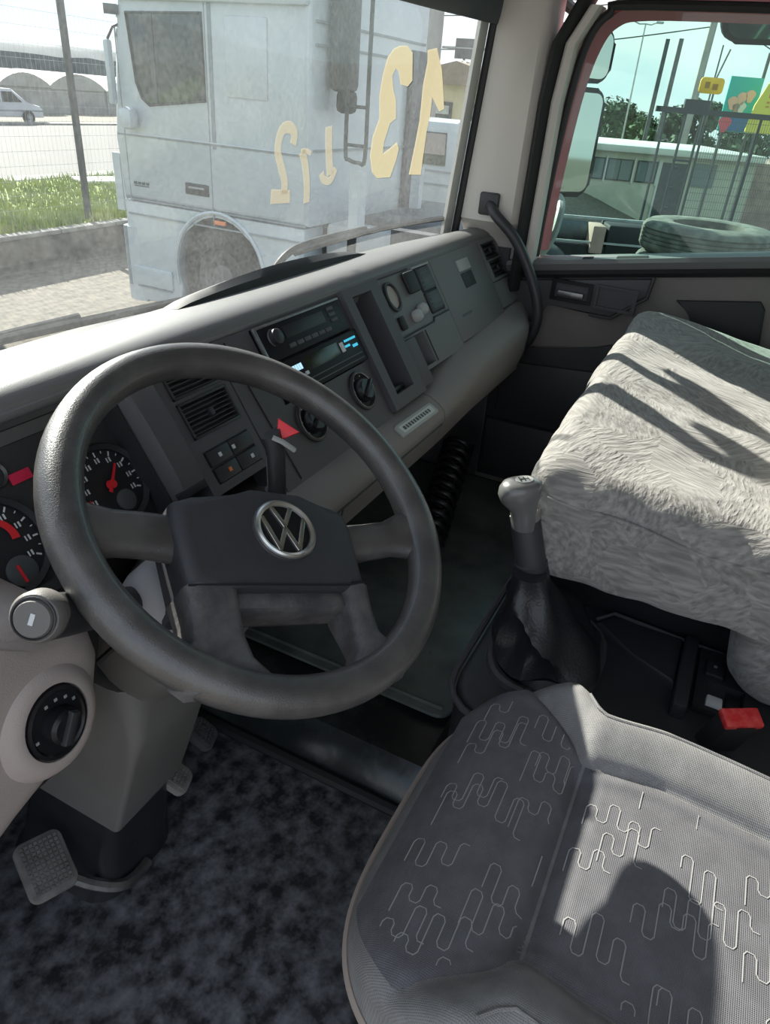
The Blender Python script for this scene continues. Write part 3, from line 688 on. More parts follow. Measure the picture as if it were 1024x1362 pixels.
# ---- centre stack
g = G(); g.holed(-0.188, 0.162, -0.213, 0.027, 0.05, [(-0.104, 0.152, -0.098, 0.024, 0.02)], T=DT(0, 0, 0.001))
cs = obj('centre_panel', g, M['dash'], dash)
g = G(); g.tube([dw(-0.185, -0.028, 0.002), dw(-0.15, -0.030, 0.002), dw(-0.108, -0.034, 0.002)], 0.0012, 5); g.tube([dw(-0.165, 0.02, 0.002), dw(-0.150, -0.205, 0.002)], 0.0012, 5)
obj('panel_joint', g, M['black'], cs)
for x, v in ((0.102, -0.140), (-0.065, -0.138), ):
    g = G(); g.lathe([(0.036, 0.0), (0.035, 0.004), (0.031, 0.005), (0.028, -0.001), (0.0001, -0.001)], 36, T=DT(x, v, 0.002)); dl = obj('rotary_dial', g, M['dash_dark'], dash)
    g = G(); g.lathe([(0.0325, 0.0052), (0.0315, 0.006), (0.0305, 0.0052)], 36, T=DT(x, v, 0.002)); obj('dial_ring', g, M['metal'], dl)
    g = G(); g.lathe([(0.022, -0.002), (0.020, 0.010), (0.017, 0.013), (0.0001, 0.013)], 28, T=DT(x, v, 0.003)); kb = obj('dial_knob', g, M['gloss'], dl)
    g = G(); g.box(-0.0225, 0.0225, -0.004, 0.004, 0.010, 0.017, 0.002, T=DT(x, v, 0.003) @ Matrix.Rotation(0.5, 4, 'Z')); obj('dial_grip', g, M['gloss'], dl)
    g = G()
    for a in (20, 70, 120, 170, 215):
        d = V((math.cos(math.radians(a)), math.sin(math.radians(a)), 0)) * 0.0265
        g.box(d.x - .0012, d.x + .0012, d.y - .0012, d.y + .0012, 0.0018, 0.0024, T=DT(x, v, 0.002))
    stuff(obj('dial_marks', g, M['greytab'], dl))
# ---- open storage slot, slanting frame
g = G(); g.holed(0.163, 0.300, -0.205, 0.031, 0.08, [(0.190, 0.262, -0.180, 0.014, 0.07)], T=DT(0, 0, 0.012))
g.box(0.300, 0.352, -0.200, -0.100, -0.04, 0.010, 0.004, T=DT(0, 0, 0))
sl = obj('storage_slot', g, M['dash'], dash)
g = G(); g.box(0.222, 0.230, -0.170, -0.070, -0.054, -0.020, 0.003, T=TDASH); g.box(0.193, 0.259, -0.178, -0.168, -0.055, -0.005, 0.003, T=TDASH); obj('slot_rib', g, M['dash_dark'], sl)
# ---- control panel with clock, knobs and two rockers
g = G(); g.holed(0.302, 0.566, -0.176, 0.031, 0.05, [(0.328, 0.408, -0.168, -0.100, 0.045), (0.478, 0.552, -0.080, 0.024, 0.004)], T=DT(0, 0, 0.002))
cp = obj('control_panel', g, M['panelgreen'], dash)
g = G(); g.tube([dw(0.305, -0.094, 0.004), dw(0.470, -0.094, 0.004), dw(0.478, -0.086, 0.004), dw(0.56, -0.086, 0.004)], 0.0018, 6); g.tube([dw(0.415, -0.17, 0.004), dw(0.415, -0.10, 0.004)], 0.0012, 5); g.tube([dw(0.305, 0.029, 0.004), dw(0.45, 0.029, 0.004)], 0.0022, 6)
obj('panel_joint', g, M['dash_dark'], cp)
g = G(); g.lathe([(0.031, 0), (0.031, 0.006), (0.026, 0.007), (0.024, 0.002), (0.0001, 0.002)], 32, T=DT(0.340, -0.013, 0.003) @ Matrix.Diagonal((0.85, 1, 1, 1))); ck = obj('clock_dial', g, M['dash_dark'], dash)
g = G(); g.lathe([(0.0001, 0.001), (0.023, 0.001), (0.023, 0)], 28, T=DT(0.340, -0.013, 0.005) @ Matrix.Diagonal((0.85, 1, 1, 1))); obj('dial_face', g, mat('tan dial face', (0.30, 0.24, 0.20), 0.4), ck)
g = G(); g.box(-0.026, 0.026, -0.023, 0.023, 0, 0.010, 0.006, T=DT(0.437, 0.000, 0.003)); obj('push_switch', g, M['black'], dash)
g = G(); g.box(-0.010, 0.010, -0.014, 0.014, 0, 0.008, 0.003, T=DT(0.332, -0.068, 0.003)); obj('push_switch', g, M['black'], dash)
for x, v in ((0.399, -0.067), (0.433, -0.060)):
    g = G(); g.lathe([(0.013, 0), (0.0125, 0.012), (0.009, 0.016), (0.0001, 0.0165)], 20, T=DT(x, v, 0.003)); obj('round_knob', g, M['greytab'], dash)['label'] = 'pale grey round knob'
for v0, v1 in ((-0.030, 0.022), (-0.078, -0.032)):
    g = G(); g.box(0.481, 0.549, v0, v1, -0.002, 0.007, 0.004, T=TDASH); rk = obj('rocker_switch', g, M['dash_dark'], dash)
    g = G()
    for i in range(4): g.box(0.490, 0.540, v0 + 0.008 + i * 0.010, v0 + 0.011 + i * 0.010, 0.007, 0.0082, T=TDASH)
    stuff(obj('grip_ridges', g, M['dash'], rk))
g = G(); g.box(0.470, 0.558, 0.0235, 0.0275, 0.002, 0.006, 0.001, T=TDASH); obj('rocker_trim', g, M['greytab'], cp)
# ---- glove box panel with its latch
g = G(); g.box(0.569, 0.876, -0.168, 0.031, -0.04, 0.003, 0.003, T=TDASH); gv = obj('glove_box_door', g, M['panelgreen'], dash)
g = G(); g.box(0.700, 0.775, -0.022, 0.006, 0.002, 0.0065, 0.002, T=TDASH); obj('latch_tab', g, M['greytab'], gv)['label'] = 'pale square latch tab'
g = G(); g.box(0.702, 0.772, -0.062, -0.026, 0.002, 0.0045, 0.001, T=TDASH); obj('latch_recess', g, M['black'], gv)
g = G(); g.box(0.62, 0.68, -0.118, -0.112, 0.0028, 0.0036, T=TDASH); obj('embossed_mark', g, M['dash'], gv)
g = G(); g.holed(0.879, 1.016, -0.150, 0.031, 0.05, [(0.898, 0.996, -0.022, 0.022, 0.012), (0.906, 1.002, -0.072, -0.026, 0.012)], T=DT(0, 0, 0.002))
obj('end_panel', g, M['panelgreen'], dash)
vent(0.898, 0.996, -0.022, 0.022, 3, 'black', 'dash_dark'); vent(0.906, 1.002, -0.072, -0.026, 3, 'black', 'dash_dark')
g = G(); g.tube([dw(0.88, -0.080, 0.003), dw(1.012, -0.080, 0.003)], 0.0015, 5); obj('panel_joint', g, M['dash_dark'], dash)
# ---- lower padded bolster (taupe)
def bprof(x):
    """section of the padded bolster at x : list of (y,z)"""
    k = sstep(0.28, 0.56, x); k2 = sstep(0.5, 1.0, x)
    zt = 0.622 + 0.033 * k + 0.014 * k2; yt = 0.502 + 0.022 * k + 0.010 * k2; yb = 0.452
    return [(0.60, zt - 0.01), (yt + 0.012, zt + 0.004), (yt - 0.012, zt), (yb + 0.016, zt - 0.012), (yb + 0.003, zt - 0.024), (yb, zt - 0.042),
            (yb + 0.004, 0.575), (yb + 0.016, 0.53 - 0.01 * (1 - k)), (yb + 0.05, 0.485), (0.60, 0.445), (0.72, 0.44)]
def bolster_section(x0, x1, n):
    rings = []
    for i in range(n + 1):
        x = x0 + (x1 - x0) * i / n
        rings.append([(x, y + (0.045 * sstep(0.80, 1.0, x) ** 2 if y < 0.50 else 0), z) for y, z in bprof(x)])
    g = G(); g.loft(rings); return g
obj('knee_bolster', bolster_section(-0.345, 0.300, 16), M['bolster'], dash, smooth=60)
obj('knee_bolster', bolster_section(0.303, 1.0, 18), M['bolster'], dash, smooth=60)
g = G(); g.tube([(x, 0.4555, 0.572) for x in (-0.20, 0.1, 0.298)], 0.0016, 5); g.tube([(-0.105, 0.4555, 0.572), (-0.10, 0.468, 0.525), (-0.10, 0.502, 0.483)], 0.0016, 5); obj('bolster_joint', g, M['dash_dark'], dash)
# pale label plate on the bolster's upper roll
TB = frame((0.197, 0.4700, 0.6135), (1, -0.03, 0.0), z=(0, -0.45, 0.89))
g = G(); g.prism(rrect(-0.075, 0.075, -0.013, 0.013, 0.005), -0.004, 0.003, 0.001, T=TB); pl_ = obj('label_plate', g, M['greytab'], dash); pl_['label'] = 'pale label plate with dark lettering'
g = G(); g.prism(rrect(-0.066, 0.066, -0.008, 0.008, 0.003), 0.003, 0.0036, 0, T=TB); obj('label_field', g, mat('label field', (0.50, 0.54, 0.50), 0.5), pl_)
g = G(); xx = -0.058
for w in (0.008, 0.006, 0.007, 0.007, 0.006, 0.008, 0.006, 0.007, 0.006, 0.008, 0.006):
    g.box(xx, xx + w, -0.004, 0.004, 0.0036, 0.0040, T=TB); xx += w + 0.0035
stuff(obj('lettering', g, M['dash'], pl_, smooth=0))
# ---- lower left pod with the rotary light switch
poly = [(-1.02, 0.735), (-0.80, 0.735), (-0.70, 0.725), (-0.640, 0.712), (-0.596, 0.690), (-0.572, 0.655), (-0.566, 0.618), (-0.580, 0.565), (-0.622, 0.520), (-0.70, 0.492), (-0.80, 0.475), (-1.02, 0.44)]
TP = frame((0, 0.0, 0), (1, 0, 0), z=(0, -1, 0))
g = G(); g.prism(poly, -0.74, 0.0, 0.0, T=TP) if False else g.prism(poly, -0.74, -0.472, 0.040, T=TP, seg=6)
pod = obj('lower_left_panel', g, M['beige'], dash, smooth=60); pod['label'] = 'warm taupe lower panel around the light switch'
TK = frame((-0.650, 0.464, 0.600), (1, 0.0, 0.0), z=(-0.25, -1, 0.12))
g = G(); g.lathe([(0.062, -0.012), (0.052, 0.0), (0.043, 0.0045), (0.038, 0.004), (0.036, -0.004)], 40, T=TK @ Matrix.Diagonal((0.92, 1.1, 1, 1))); obj('switch_surround', g, M['beige'], dash)
g = G(); g.lathe([(0.0365, -0.004), (0.0355, 0.005), (0.032, 0.006), (0.030, 0.004), (0.0001, 0.004)], 40, T=TK @ Matrix.Diagonal((0.92, 1.1, 1, 1))); ls = obj('light_switch', g, M['gloss'], dash); ls['label'] = 'round gloss black rotary light switch'
g = G(); g.lathe([(0.0185, 0.002), (0.0175, 0.016), (0.014, 0.019), (0.0001, 0.019)], 28, T=TK); obj('rotary_knob', g, M['gloss'], ls)
g = G(); g.prism([(-0.0165, -0.0045), (0.0165, -0.0045), (0.0165, 0.0045), (-0.0165, 0.0045)], 0.018, 0.025, 0.002, T=TK @ Matrix.Rotation(1.0, 4, 'Z')); obj('knob_grip', g, M['dash_dark'], ls)
g = G()
for a in (30, 55, 80, 105, 190):
    d = V((math.cos(math.radians(a)), math.sin(math.radians(a)), 0)) * 0.0255
    g.box(d.x - .0016, d.x + .0016, d.y - .0016, d.y + .0016, 0.004, 0.0046, T=TK)
stuff(obj('switch_symbols', g, M['greytab'], ls, smooth=0))
g = G(); g.box(-0.76, -0.56, 0.56, 0.74, 0.40, 0.50, 0.02); g.box(-1.02, -0.56, 0.60, 0.76, 0.50, 0.66, 0.02); g.box(-0.56, -0.24, 0.60, 0.80, 0.46, 0.66, 0.02)
obj('under_panel', g, M['dash_dark'], dash)

# ---- car radio and the tachograph below it
radio = thing('car_radio', 'black car radio in the upper slot of the centre stack', 'radio', tuple(dw(0.022, -0.006, -0.01)))
g = G(); g.box(-0.100, 0.147, -0.034, 0.022, -0.012, 0.008, 0.003, T=TDASH); obj('body', g, M['radio'], radio)
g = G(); g.box(-0.101, 0.148, 0.020, 0.0235, 0.004, 0.0095, 0.001, T=TDASH); g.box(-0.103, -0.097, -0.034, 0.0235, 0.004, 0.0095, 0.001, T=TDASH); obj('edge_trim', g, M['metal'], radio)['label'] = 'silvery edge trim'
g = G(); g.lathe([(0.013, 0), (0.012, 0.010), (0.009, 0.012), (0.0001, 0.012)], 24, T=DT(-0.064, 0.000, 0.008)); obj('volume_knob', g, M['dash_dark'], radio)
g = G(); g.lathe([(0.0145, 0), (0.0140, 0.002), (0.0130, 0.0022)], 24, T=DT(-0.064, 0.000, 0.008), a0=1.2, a1=4.2); obj('knob_ring', g, M['metal'], radio)
g = G(); g.box(-0.035, 0.085, -0.008, 0.012, 0.0075, 0.0088, 0.0005, T=TDASH); obj('display_window', g, M['gauge'], radio)
for i in range(6):
    g = G(); g.box(-0.038 + i * 0.022, -0.020 + i * 0.022, -0.024, -0.017, 0.007, 0.0098, 0.001, T=TDASH); obj('button', g, M['dash'], radio)
for i in range(3):
    g = G(); g.box(0.100, 0.120, -0.012 + i * 0.010, -0.006 + i * 0.010, 0.007, 0.0096, 0.001, T=TDASH); obj('button', g, M['dash'], radio)
tac = thing('tachograph', 'black tachograph with cyan lit readouts under the car radio', 'tachograph', tuple(dw(0.040, -0.065, -0.01)))
g = G(); g.box(-0.082, 0.160, -0.096, -0.037, -0.012, 0.008, 0.003, T=TDASH); obj('body', g, M['radio'], tac)
g = G(); g.box(-0.022, 0.085, -0.068, -0.045, 0.0075, 0.0086, 0.0005, T=TDASH); obj('display_window', g, mat('dim olive display', (0.02, 0.024, 0.012), 0.25), tac)
for (x0, x1, v0, v1, c) in ((-0.070, -0.030, -0.060, -0.050, 'lcd2'), (0.108, 0.148, -0.052, -0.048, 'lcd'), (0.104, 0.122, -0.061, -0.057, 'lcd'), (0.128, 0.146, -0.066, -0.061, 'lcd')):
    g = G()
    n = 6 if x1 - x0 > 0.03 else 3
    for i in range(n):
        a = x0 + (x1 - x0) * i / n; g.box(a, a + (x1 - x0) / n * 0.75, v0, v1, 0.0080, 0.0088, T=TDASH)
    stuff(obj('readout', g, M[c], tac, smooth=0))
for x0, x1, v0, v1 in ((0.090, 0.099, -0.066, -0.049), (-0.032, -0.024, -0.072, -0.066), (-0.052, -0.036, -0.074, -0.068)):
    g = G(); g.box(x0, x1, v0, v1, 0.007, 0.011, 0.001, T=TDASH); obj('button', g, M['white_print'], tac)
g = G(); g.box(-0.070, 0.148, -0.0895, -0.0875, 0.0078, 0.0086, T=TDASH); g.box(-0.070, 0.148, -0.0805, -0.0785, 0.0078, 0.0086, T=TDASH); obj('paper_slot', g, M['dash'], tac)

# =================================================================== STEERING WHEEL
WC = V((-0.398, 0.392, 0.738)); WN = V((-0.051, -0.561, 0.826)).normalized()
wx = (V((1, 0, 0)) - WN * WN.x).normalized(); wyv = WN.cross(wx)
e1 = (wx * 0.8 - wyv * 0.6).normalized()
TW = frame(WC, e1, z=WN)          # the wheel's own axes: it stands turned clockwise
wheel = thing('steering_wheel', 'dark grey steering wheel turned to the right, with a round emblem on its hub', 'steering wheel', tuple(WC))
g = G(); RM, rm = 0.2135, 0.0208
vs = []; n1, n2 = 96, 16
for i in range(n1):
    a = 2 * math.pi * i / n1
    gr = 1.0 + 0.06 * max(0, math.cos(2 * a)) ** 6
    for j in range(n2):
        b = 2 * math.pi * j / n2; r = RM + rm * gr * math.cos(b)
        vs.append((r * math.cos(a), r * math.sin(a), rm * 1.02 * gr * math.sin(b) - 0.004))
fs = [(i * n2 + j, ((i + 1) % n1) * n2 + j, ((i + 1) % n1) * n2 + (j + 1) % n2, i * n2 + (j + 1) % n2) for i in range(n1) for j in range(n2)]
g.add(vs, fs, T=TW)
obj('rim', g, M['wheel'], wheel)
def spoke(pts, name='spoke', mk='wheel'):
    """pts: (x, y0, y1, ztop, zbot) stations in wheel axes; a rounded bar."""
    rings = []
    for x, y0, y1, zt, zb in pts:
        e = min(0.012, (y1 - y0) * 0.3)
        rings.append([TW @ V(p) for p in ((x, y0, zb + e), (x, y0, zt - e), (x, y0 + e * .4, zt - e * .4), (x, y0 + e, zt), (x, y1 - e, zt), (x, y1 - e * .4, zt - e * .4), (x, y1, zt - e), (x, y1, zb + e), (x, y1 - e, zb), (x, y0 + e, zb))])
    g = G(); g.loft(rings); return obj(name, g, M[mk], wheel, smooth=60)
spoke([(-0.214, -0.080, 0.012, 0.004, -0.022), (-0.190, -0.064, -0.004, 0.004, -0.025), (-0.165, -0.058, -0.006, -0.002, -0.030), (-0.135, -0.056, -0.004, -0.006, -0.036), (-0.100, -0.060, -0.004, -0.010, -0.04)])
spoke([(0.100, -0.056, -0.004, -0.010, -0.04), (0.135, -0.050, -0.002, -0.006, -0.036), (0.165, -0.047, 0.001, -0.002, -0.030), (0.190, -0.052, 0.012, 0.004, -0.025), (0.214, -0.066, 0.022, 0.004, -0.022)])
# hub pad
pad = [(-0.106, -0.100), (-0.112, -0.02), (-0.108, 0.002), (-0.085, 0.011), (-0.02, 0.019), (0.04, 0.017), (0.085, 0.009), (0.101, 0.001), (0.106, -0.02), (0.104, -0.095), (0.075, -0.100), (-0.05, -0.100)]
g = G(); g.prism(pad, -0.060, 0.004, 0.016, T=TW, seg=4)
hubp = obj('hub_pad', g, M['wheelpad'], wheel, smooth=50)
g = G(); g.tube([TW @ V(p) for p in ((-0.106, -0.0965, 0.002), (-0.05, -0.0965, 0.0045), (0.075, -0.0965, 0.0045), (0.10, -0.092, 0.002))], 0.0012, 5); obj('pad_joint', g, M['black'], wheel)
# lower legs that join the rim, around the opening
for s in (-1, 1):
    xi = -0.053 if s < 0 else 0.074; xo = -0.108 if s < 0 else 0.107
    st = []
    rings = []
    for (y, a, b, zt, zb) in ((-0.094, xo, xi, 0.003, -0.055), (-0.125, xo - s * 0.002, xi, 0.002, -0.050), (-0.150, xo - s * 0.000, xi, 0.002, -0.040), (-0.172, xo + s * 0.018, xi - s * 0.004, 0.004, -0.028), (-0.190, xo + s * 0.024, xi - s * 0.018, 0.006, -0.020), (-0.204, xo + s * 0.012, xi - s * 0.03, 0.006, -0.016)):
        lo, hi = min(a, b), max(a, b); e = 0.011
        rings.append([TW @ V(p) for p in ((lo, y, zb), (lo, y, zt - e), (lo + e * .3, y, zt - e * .3), (lo + e, y, zt), (hi - e, y, zt), (hi - e * .3, y, zt - e * .3), (hi, y, zt - e), (hi, y, zb))])
    g = G(); g.loft(rings); obj('lower_leg', g, M['wheelworn'], wheel, smooth=60)
# bar at the top of the opening, and the dark back of it
g = G(); g.prism([(-0.056, -0.118), (0.076, -0.118), (0.076, -0.098), (-0.056, -0.098)], -0.050, -0.008, 0.006, T=TW); obj('opening_bar', g, M['wheelworn'], wheel)
g = G(); g.prism([(-0.10, -0.10), (0.10, -0.10), (0.085, 0.008), (-0.085, 0.008)], -0.095, -0.058, 0, T=TW); obj('hub_back', g, M['dash_dark'], wheel)
# emblem: ring, V over W
TE = TW @ Matrix.Translation((0.011, -0.031, 0.004))
g = G(); g.lathe([(0.0375, 0.0), (0.037, 0.004), (0.0345, 0.0055), (0.031, 0.004), (0.030, 0.0015), (0.0001, 0.0015)], 48, T=TE); emb = obj('emblem_disc', g, M['metal'], wheel)
emb['label'] = 'round silvery emblem with a V above a W in a ring'
g = G(); g.lathe([(0.0001, 0.0), (0.0298, 0.0), (0.0298, -0.001)], 40, T=TE @ Matrix.Translation((0, 0, 0.0018))); obj('emblem_ground', g, M['gloss'], emb)
def bar2(g, pts, w):
    for a, b in zip(pts[:-1], pts[1:]):
        a = V((*a, 0)); b = V((*b, 0)); d = (b - a).normalized(); p = V((-d.y, d.x, 0)) * w / 2; q = d * w * 0.25
        g.prism([((a - p - q).x, (a - p - q).y), ((b - p + q).x, (b - p + q).y), ((b + p + q).x, (b + p + q).y), ((a + p - q).x, (a + p - q).y)], 0.0015, 0.0045, 0.0006, T=TE)
g = G(); bar2(g, [(-0.0115, 0.0265), (0.0, 0.0045)], 0.0052); bar2(g, [(0.0, 0.0045), (0.0115, 0.0265)], 0.0052); obj('letter_v', g, M['chrome'], emb)
g = G(); bar2(g, [(-0.0255, 0.0135), (-0.0115, -0.0245)], 0.0052); bar2(g, [(-0.0115, -0.0245), (0.0, 0.001)], 0.0052); bar2(g, [(0.0, 0.001), (0.0115, -0.0245)], 0.0052); bar2(g, [(0.0115, -0.0245), (0.0255, 0.0135)], 0.0052); obj('letter_w', g, M['chrome'], emb)
g = G(); g.lathe([(0.0360, 0.0045), (0.0335, 0.0065), (0.0300, 0.0045)], 48, T=TE); obj('emblem_ring', g, M['chrome'], emb)

# =================================================================== STEERING COLUMN
colm = thing('steering_column', 'grey steering column pedestal rising from the cab floor to the wheel', 'steering column', (-0.45, 0.65, 0.0))
def sect(cx, cy, hx, hy, z, r, tilt=0.0):
    return [(x, y, z + tilt * (y - cy)) for x, y in [(cx + a, cy + b) for a, b in rrect(-hx, hx, -hy, hy, r, 4)]]
g = G(); g.loft([sect(-0.465, 0.72, 0.090, 0.115, 0.0, 0.05), sect(-0.460, 0.712, 0.078, 0.105, 0.03, 0.035), sect(-0.450, 0.70, 0.068, 0.096, 0.12, 0.022), sect(-0.443, 0.69, 0.062, 0.088, 0.21, 0.014)])
obj('rubber_gaiter', g, M['boot'], colm, smooth=60)
g = G(); g.loft([sect(-0.443, 0.69, 0.072, 0.100, 0.165, 0.008), sect(-0.441, 0.678, 0.073, 0.105, 0.22, 0.008), sect(-0.437, 0.645, 0.076, 0.108, 0.34, 0.010), sect(-0.434, 0.632, 0.074, 0.105, 0.385, 0.02), sect(-0.430, 0.63, 0.066, 0.090, 0.45, 0.04)])
obj('lower_shroud', g, M['column'], colm, smooth=50)
AX = V((0.03, 0.56, -0.83)).normalized()
def ring_on_axis(d, rx, ry, dx=0.0, n=20, k=2.6, dy=0.0):
    out = []
    T = frame(WC + AX * d, wx, z=-AX)
    for i in range(n):
        a = 2 * math.pi * i / n; c, s = math.cos(a), math.sin(a)
        out.append(T @ V((dx + rx * math.copysign(abs(c) ** (2 / k), c), dy + ry * math.copysign(abs(s) ** (2 / k), s), 0)))
    return out
g = G(); g.loft([ring_on_axis(0.070, 0.062, 0.058), ring_on_axis(0.10, 0.076, 0.070, dx=-0.01), ring_on_axis(0.18, 0.086, 0.078, dx=-0.014), ring_on_axis(0.27, 0.084, 0.076, dx=-0.018), ring_on_axis(0.33, 0.080, 0.072, dx=-0.022), ring_on_axis(0.345, 0.072, 0.064, dx=-0.022)])
obj('upper_shroud', g, M['column'], colm, smooth=60)
g = G(); g.loft([ring_on_axis(0.055, 0.030, 0.030), ring_on_axis(0.10, 0.045, 0.045)]); obj('column_collar', g, M['dash_dark'], colm)
# pale side lobe of the upper shroud behind the left spoke
g = G(); g.loft([ring_on_axis(0.075, 0.02, 0.02, dx=-0.085, dy=0.01), ring_on_axis(0.085, 0.044, 0.040, dx=-0.088, dy=0.01), ring_on_axis(0.12, 0.054, 0.048, dx=-0.085, dy=0.008), ring_on_axis(0.17, 0.048, 0.044, dx=-0.075, dy=0.0), ring_on_axis(0.20, 0.03, 0.03, dx=-0.06)])
obj('shroud_lobe', g, mat('pale grey column cover', (0.30, 0.295, 0.31), 0.5, bump=0.15, bscale=900), colm, smooth=60)
# small tilt-lock notch pieces
g = G(); g.tube([(-0.505, 0.535, 0.555), (-0.520, 0.555, 0.530)], 0.004, 6); obj('shroud_slot', g, M['black'], colm)
g = G(); g.tube([(-0.437, 0.461, 0.537), (-0.452, 0.470, 0.512), (-0.425, 0.468, 0.500)], 0.003, 6); obj('lock_lever', g, M['black'], colm)
g = G(); g.lathe([(0.0001, 0.003), (0.004, 0.002), (0.005, 0)], 12, T=frame((-0.470, 0.483, 0.475), (1, 0, 0), z=(-0.3, -0.9, 0.3))); obj('screw', g, M['metal'], colm)
# indicator stalk with its round end cap
TS = frame((-0.635, 0.452, 0.726), (0, -0.55, 0.83), z=(-0.86, -0.10, 0.50))
sd = V((0.62, 0.30, -0.52)).normalized()
P0 = V((-0.664, 0.438, 0.748))
TS = frame(P0, (0.3, -0.8, -0.2), z=(-0.78, -0.32, 0.45))
g = G(); g.lathe([(0.021, -0.022), (0.0225, -0.018), (0.0225, -0.004), (0.020, 0.0), (0.0165, 0.001), (0.0160, 0.003), (0.0150, 0.0045), (0.0001, 0.0045)], 32, T=TS); stq = obj('stalk_cap', g, M['column'], colm)
g = G(); g.tube(circ_pts := [TS @ V((0.0178 * math.cos(a * math.pi / 14), 0.0178 * math.sin(a * math.pi / 14), 0.0018)) for a in range(28)], 0.0010, 5, closed=True); obj('cap_ring', g, M['dash_dark'], stq)
g = G(); g.box(-0.002, 0.002, -0.005, 0.005, 0.0045, 0.0052, 0.0, T=TS); obj('cap_symbol', g, M['white_print'], stq)
g = G(); za = V((0.76, 0.26, -0.55)).normalized(); g.tube([P0 + za * 0.018, P0 + za * 0.05, P0 + za * 0.10, V((-0.47, 0.49, 0.625))], [0.0205, 0.020, 0.018, 0.015], 20)
stk = obj('stalk_arm', g, M['dash_dark'], colm, smooth=60)
g = G(); sd_ = (TS.to_3x3() @ V((0, 0, 1)));
for k in (0.045, 0.062):
    c = P0 + za * k + V((-0.10, -0.80, 0.25)).normalized() * 0.0195
    g.lathe([(0.0001, 0.002), (0.003, 0.0015), (0.003, -0.002)], 10, T=frame(c, (1, 0, 0), z=(-0.10, -0.8, 0.25)))
obj('stalk_symbols', g, M['white_print'], stk)
g = G(); g.tube([P0 + za * 0.020 + V((0, -0.002, 0.0195)), P0 + za * 0.095 + V((0, -0.002, 0.018))], 0.005, 8); obj('stalk_blade', g, M['metal'], stk)
# hazard switch: bent black stalk with a red triangle
g = G(); g.tube(smooth_path([(-0.310, 0.440, 0.690), (-0.312, 0.440, 0.735), (-0.313, 0.441, 0.765), (-0.316, 0.445, 0.783)], 4), 0.0145, 10, flat=0.7); hz = obj('hazard_lever', g, M['dash_dark'], colm, smooth=60)
g = G(); g.tube([(-0.322, 0.438, 0.782), (-0.318, 0.428, 0.778), (-0.303, 0.420, 0.763)], 0.0035, 6); obj('lever_edge', g, M['greytab'], hz)
Tz = frame((-0.299, 0.434, 0.783), (0.50, -0.85, -0.05), z=(-0.66, -0.44, 0.40))
g = G(); g.prism([(0.016, 0.0), (-0.011, 0.0145), (-0.011, -0.0145)], -0.012, 0.003, 0.002, T=Tz); obj('hazard_button', g, M['red'], hz)['label'] = 'bright red triangular hazard button'
g = G(); g.tube([(-0.310, 0.442, 0.70), (-0.335, 0.47, 0.62)], 0.016, 8); obj('lever_root', g, M['dash_dark'], colm)

# =================================================================== PEDALS
def pedal(label, c, x, n, w, h, arm, mk='pedal', corner=0.014):
    t = thing('pedal', label, 'pedal', arm[-1])
    T = frame(c, x, z=n)
    g = G(); g.prism(rrect(-w / 2, w / 2, -h / 2, h / 2, corner, 4), -0.012, 0.0, 0.003, T=T); obj('pedal_pad', g, M[mk], t)
    g = G()
    nx = int(w / 0.0068); ny = int(h / 0.0068)
    for i in range(nx):
        for j in range(ny):
            a = -w / 2 + w * (i + 0.5) / nx; b = -h / 2 + h * (j + 0.5) / ny
            if abs(a) > w / 2 - 0.004 or abs(b) > h / 2 - 0.004: continue
            if abs(a) > w / 2 - corner * .6 and abs(b) > h / 2 - corner * .6: continue
            g.box(a - 0.0024, a + 0.0024, b - 0.0024, b + 0.0024, -0.001, 0.0022, T=T)
    stuff(obj('pad_studs', g, M[mk], t, smooth=0))
    g = G(); g.tube(smooth_path(arm, 5), 0.010, 8); obj('pedal_arm', g, M['metal'], t)
    return t
pedal('square studded clutch pedal beside the steering column foot', (-0.578, 0.678, 0.108), (0.94, -0.34, -0.12), (0.0, -0.42, 0.90), 0.070, 0.092, [(-0.572, 0.668, 0.092), (-0.545, 0.630, 0.050), (-0.51, 0.600, 0.024), (-0.46, 0.602, 0.014)])
pedal('brake pedal half hidden behind the steering column', (-0.372, 0.612, 0.135), (0.85, 0.3, 0.0), (-0.2, -0.7, 0.7), 0.050, 0.075, [(-0.37, 0.63, 0.12), (-0.37, 0.74, 0.08), (-0.37, 0.80, 0.012)])
pedal('small accelerator pedal near the engine cover', (-0.258, 0.64, 0.105), (0.85, 0.3, 0.0), (-0.2, -0.75, 0.65), 0.052, 0.055, [(-0.255, 0.66, 0.09), (-0.25, 0.74, 0.06), (-0.25, 0.80, 0.012)], mk='dash')

# =================================================================== CONSOLE AND GEAR LEVER
cons = thing('centre_console', 'dark plastic console between the seats holding the gear lever', 'console', (0.06, 0.0, 0.08))
CZ = 0.315
g = G(); out = []
body = [(-0.150, -0.42), (0.200, -0.42), (0.200, 0.05), (0.30, 0.10), (0.30, 0.232), (-0.08, 0.232)] + [(-0.08 + 0.075 * math.cos(math.radians(a)) - 0.0, 0.157 + 0.075 * math.sin(math.radians(a))) for a in (115, 140, 160, 180)]
g.prism(body, 0.02, CZ, 0.012, seg=3)
obj('body', g, M['console'], cons, smooth=50)
g = G(); g.tube([(0.30, 0.240, CZ - 0.006), (-0.075, 0.240, CZ - 0.006)] + [(-0.08 + 0.083 * math.cos(math.radians(a)), 0.157 + 0.083 * math.sin(math.radians(a)), CZ - 0.006) for a in (110, 130, 150, 170, 180)] + [(-0.163, 0.0, CZ - 0.006)], 0.006, 8)
obj('edge_moulding', g, M['dash'], cons)
g = G(); g.tube([(0.30, 0.250, 0.10), (-0.08, 0.250, 0.10), (-0.150, 0.225, 0.095), (-0.17, 0.165, 0.09)], 0.010, 8); obj('lower_seal', g, M['rubber'], cons)
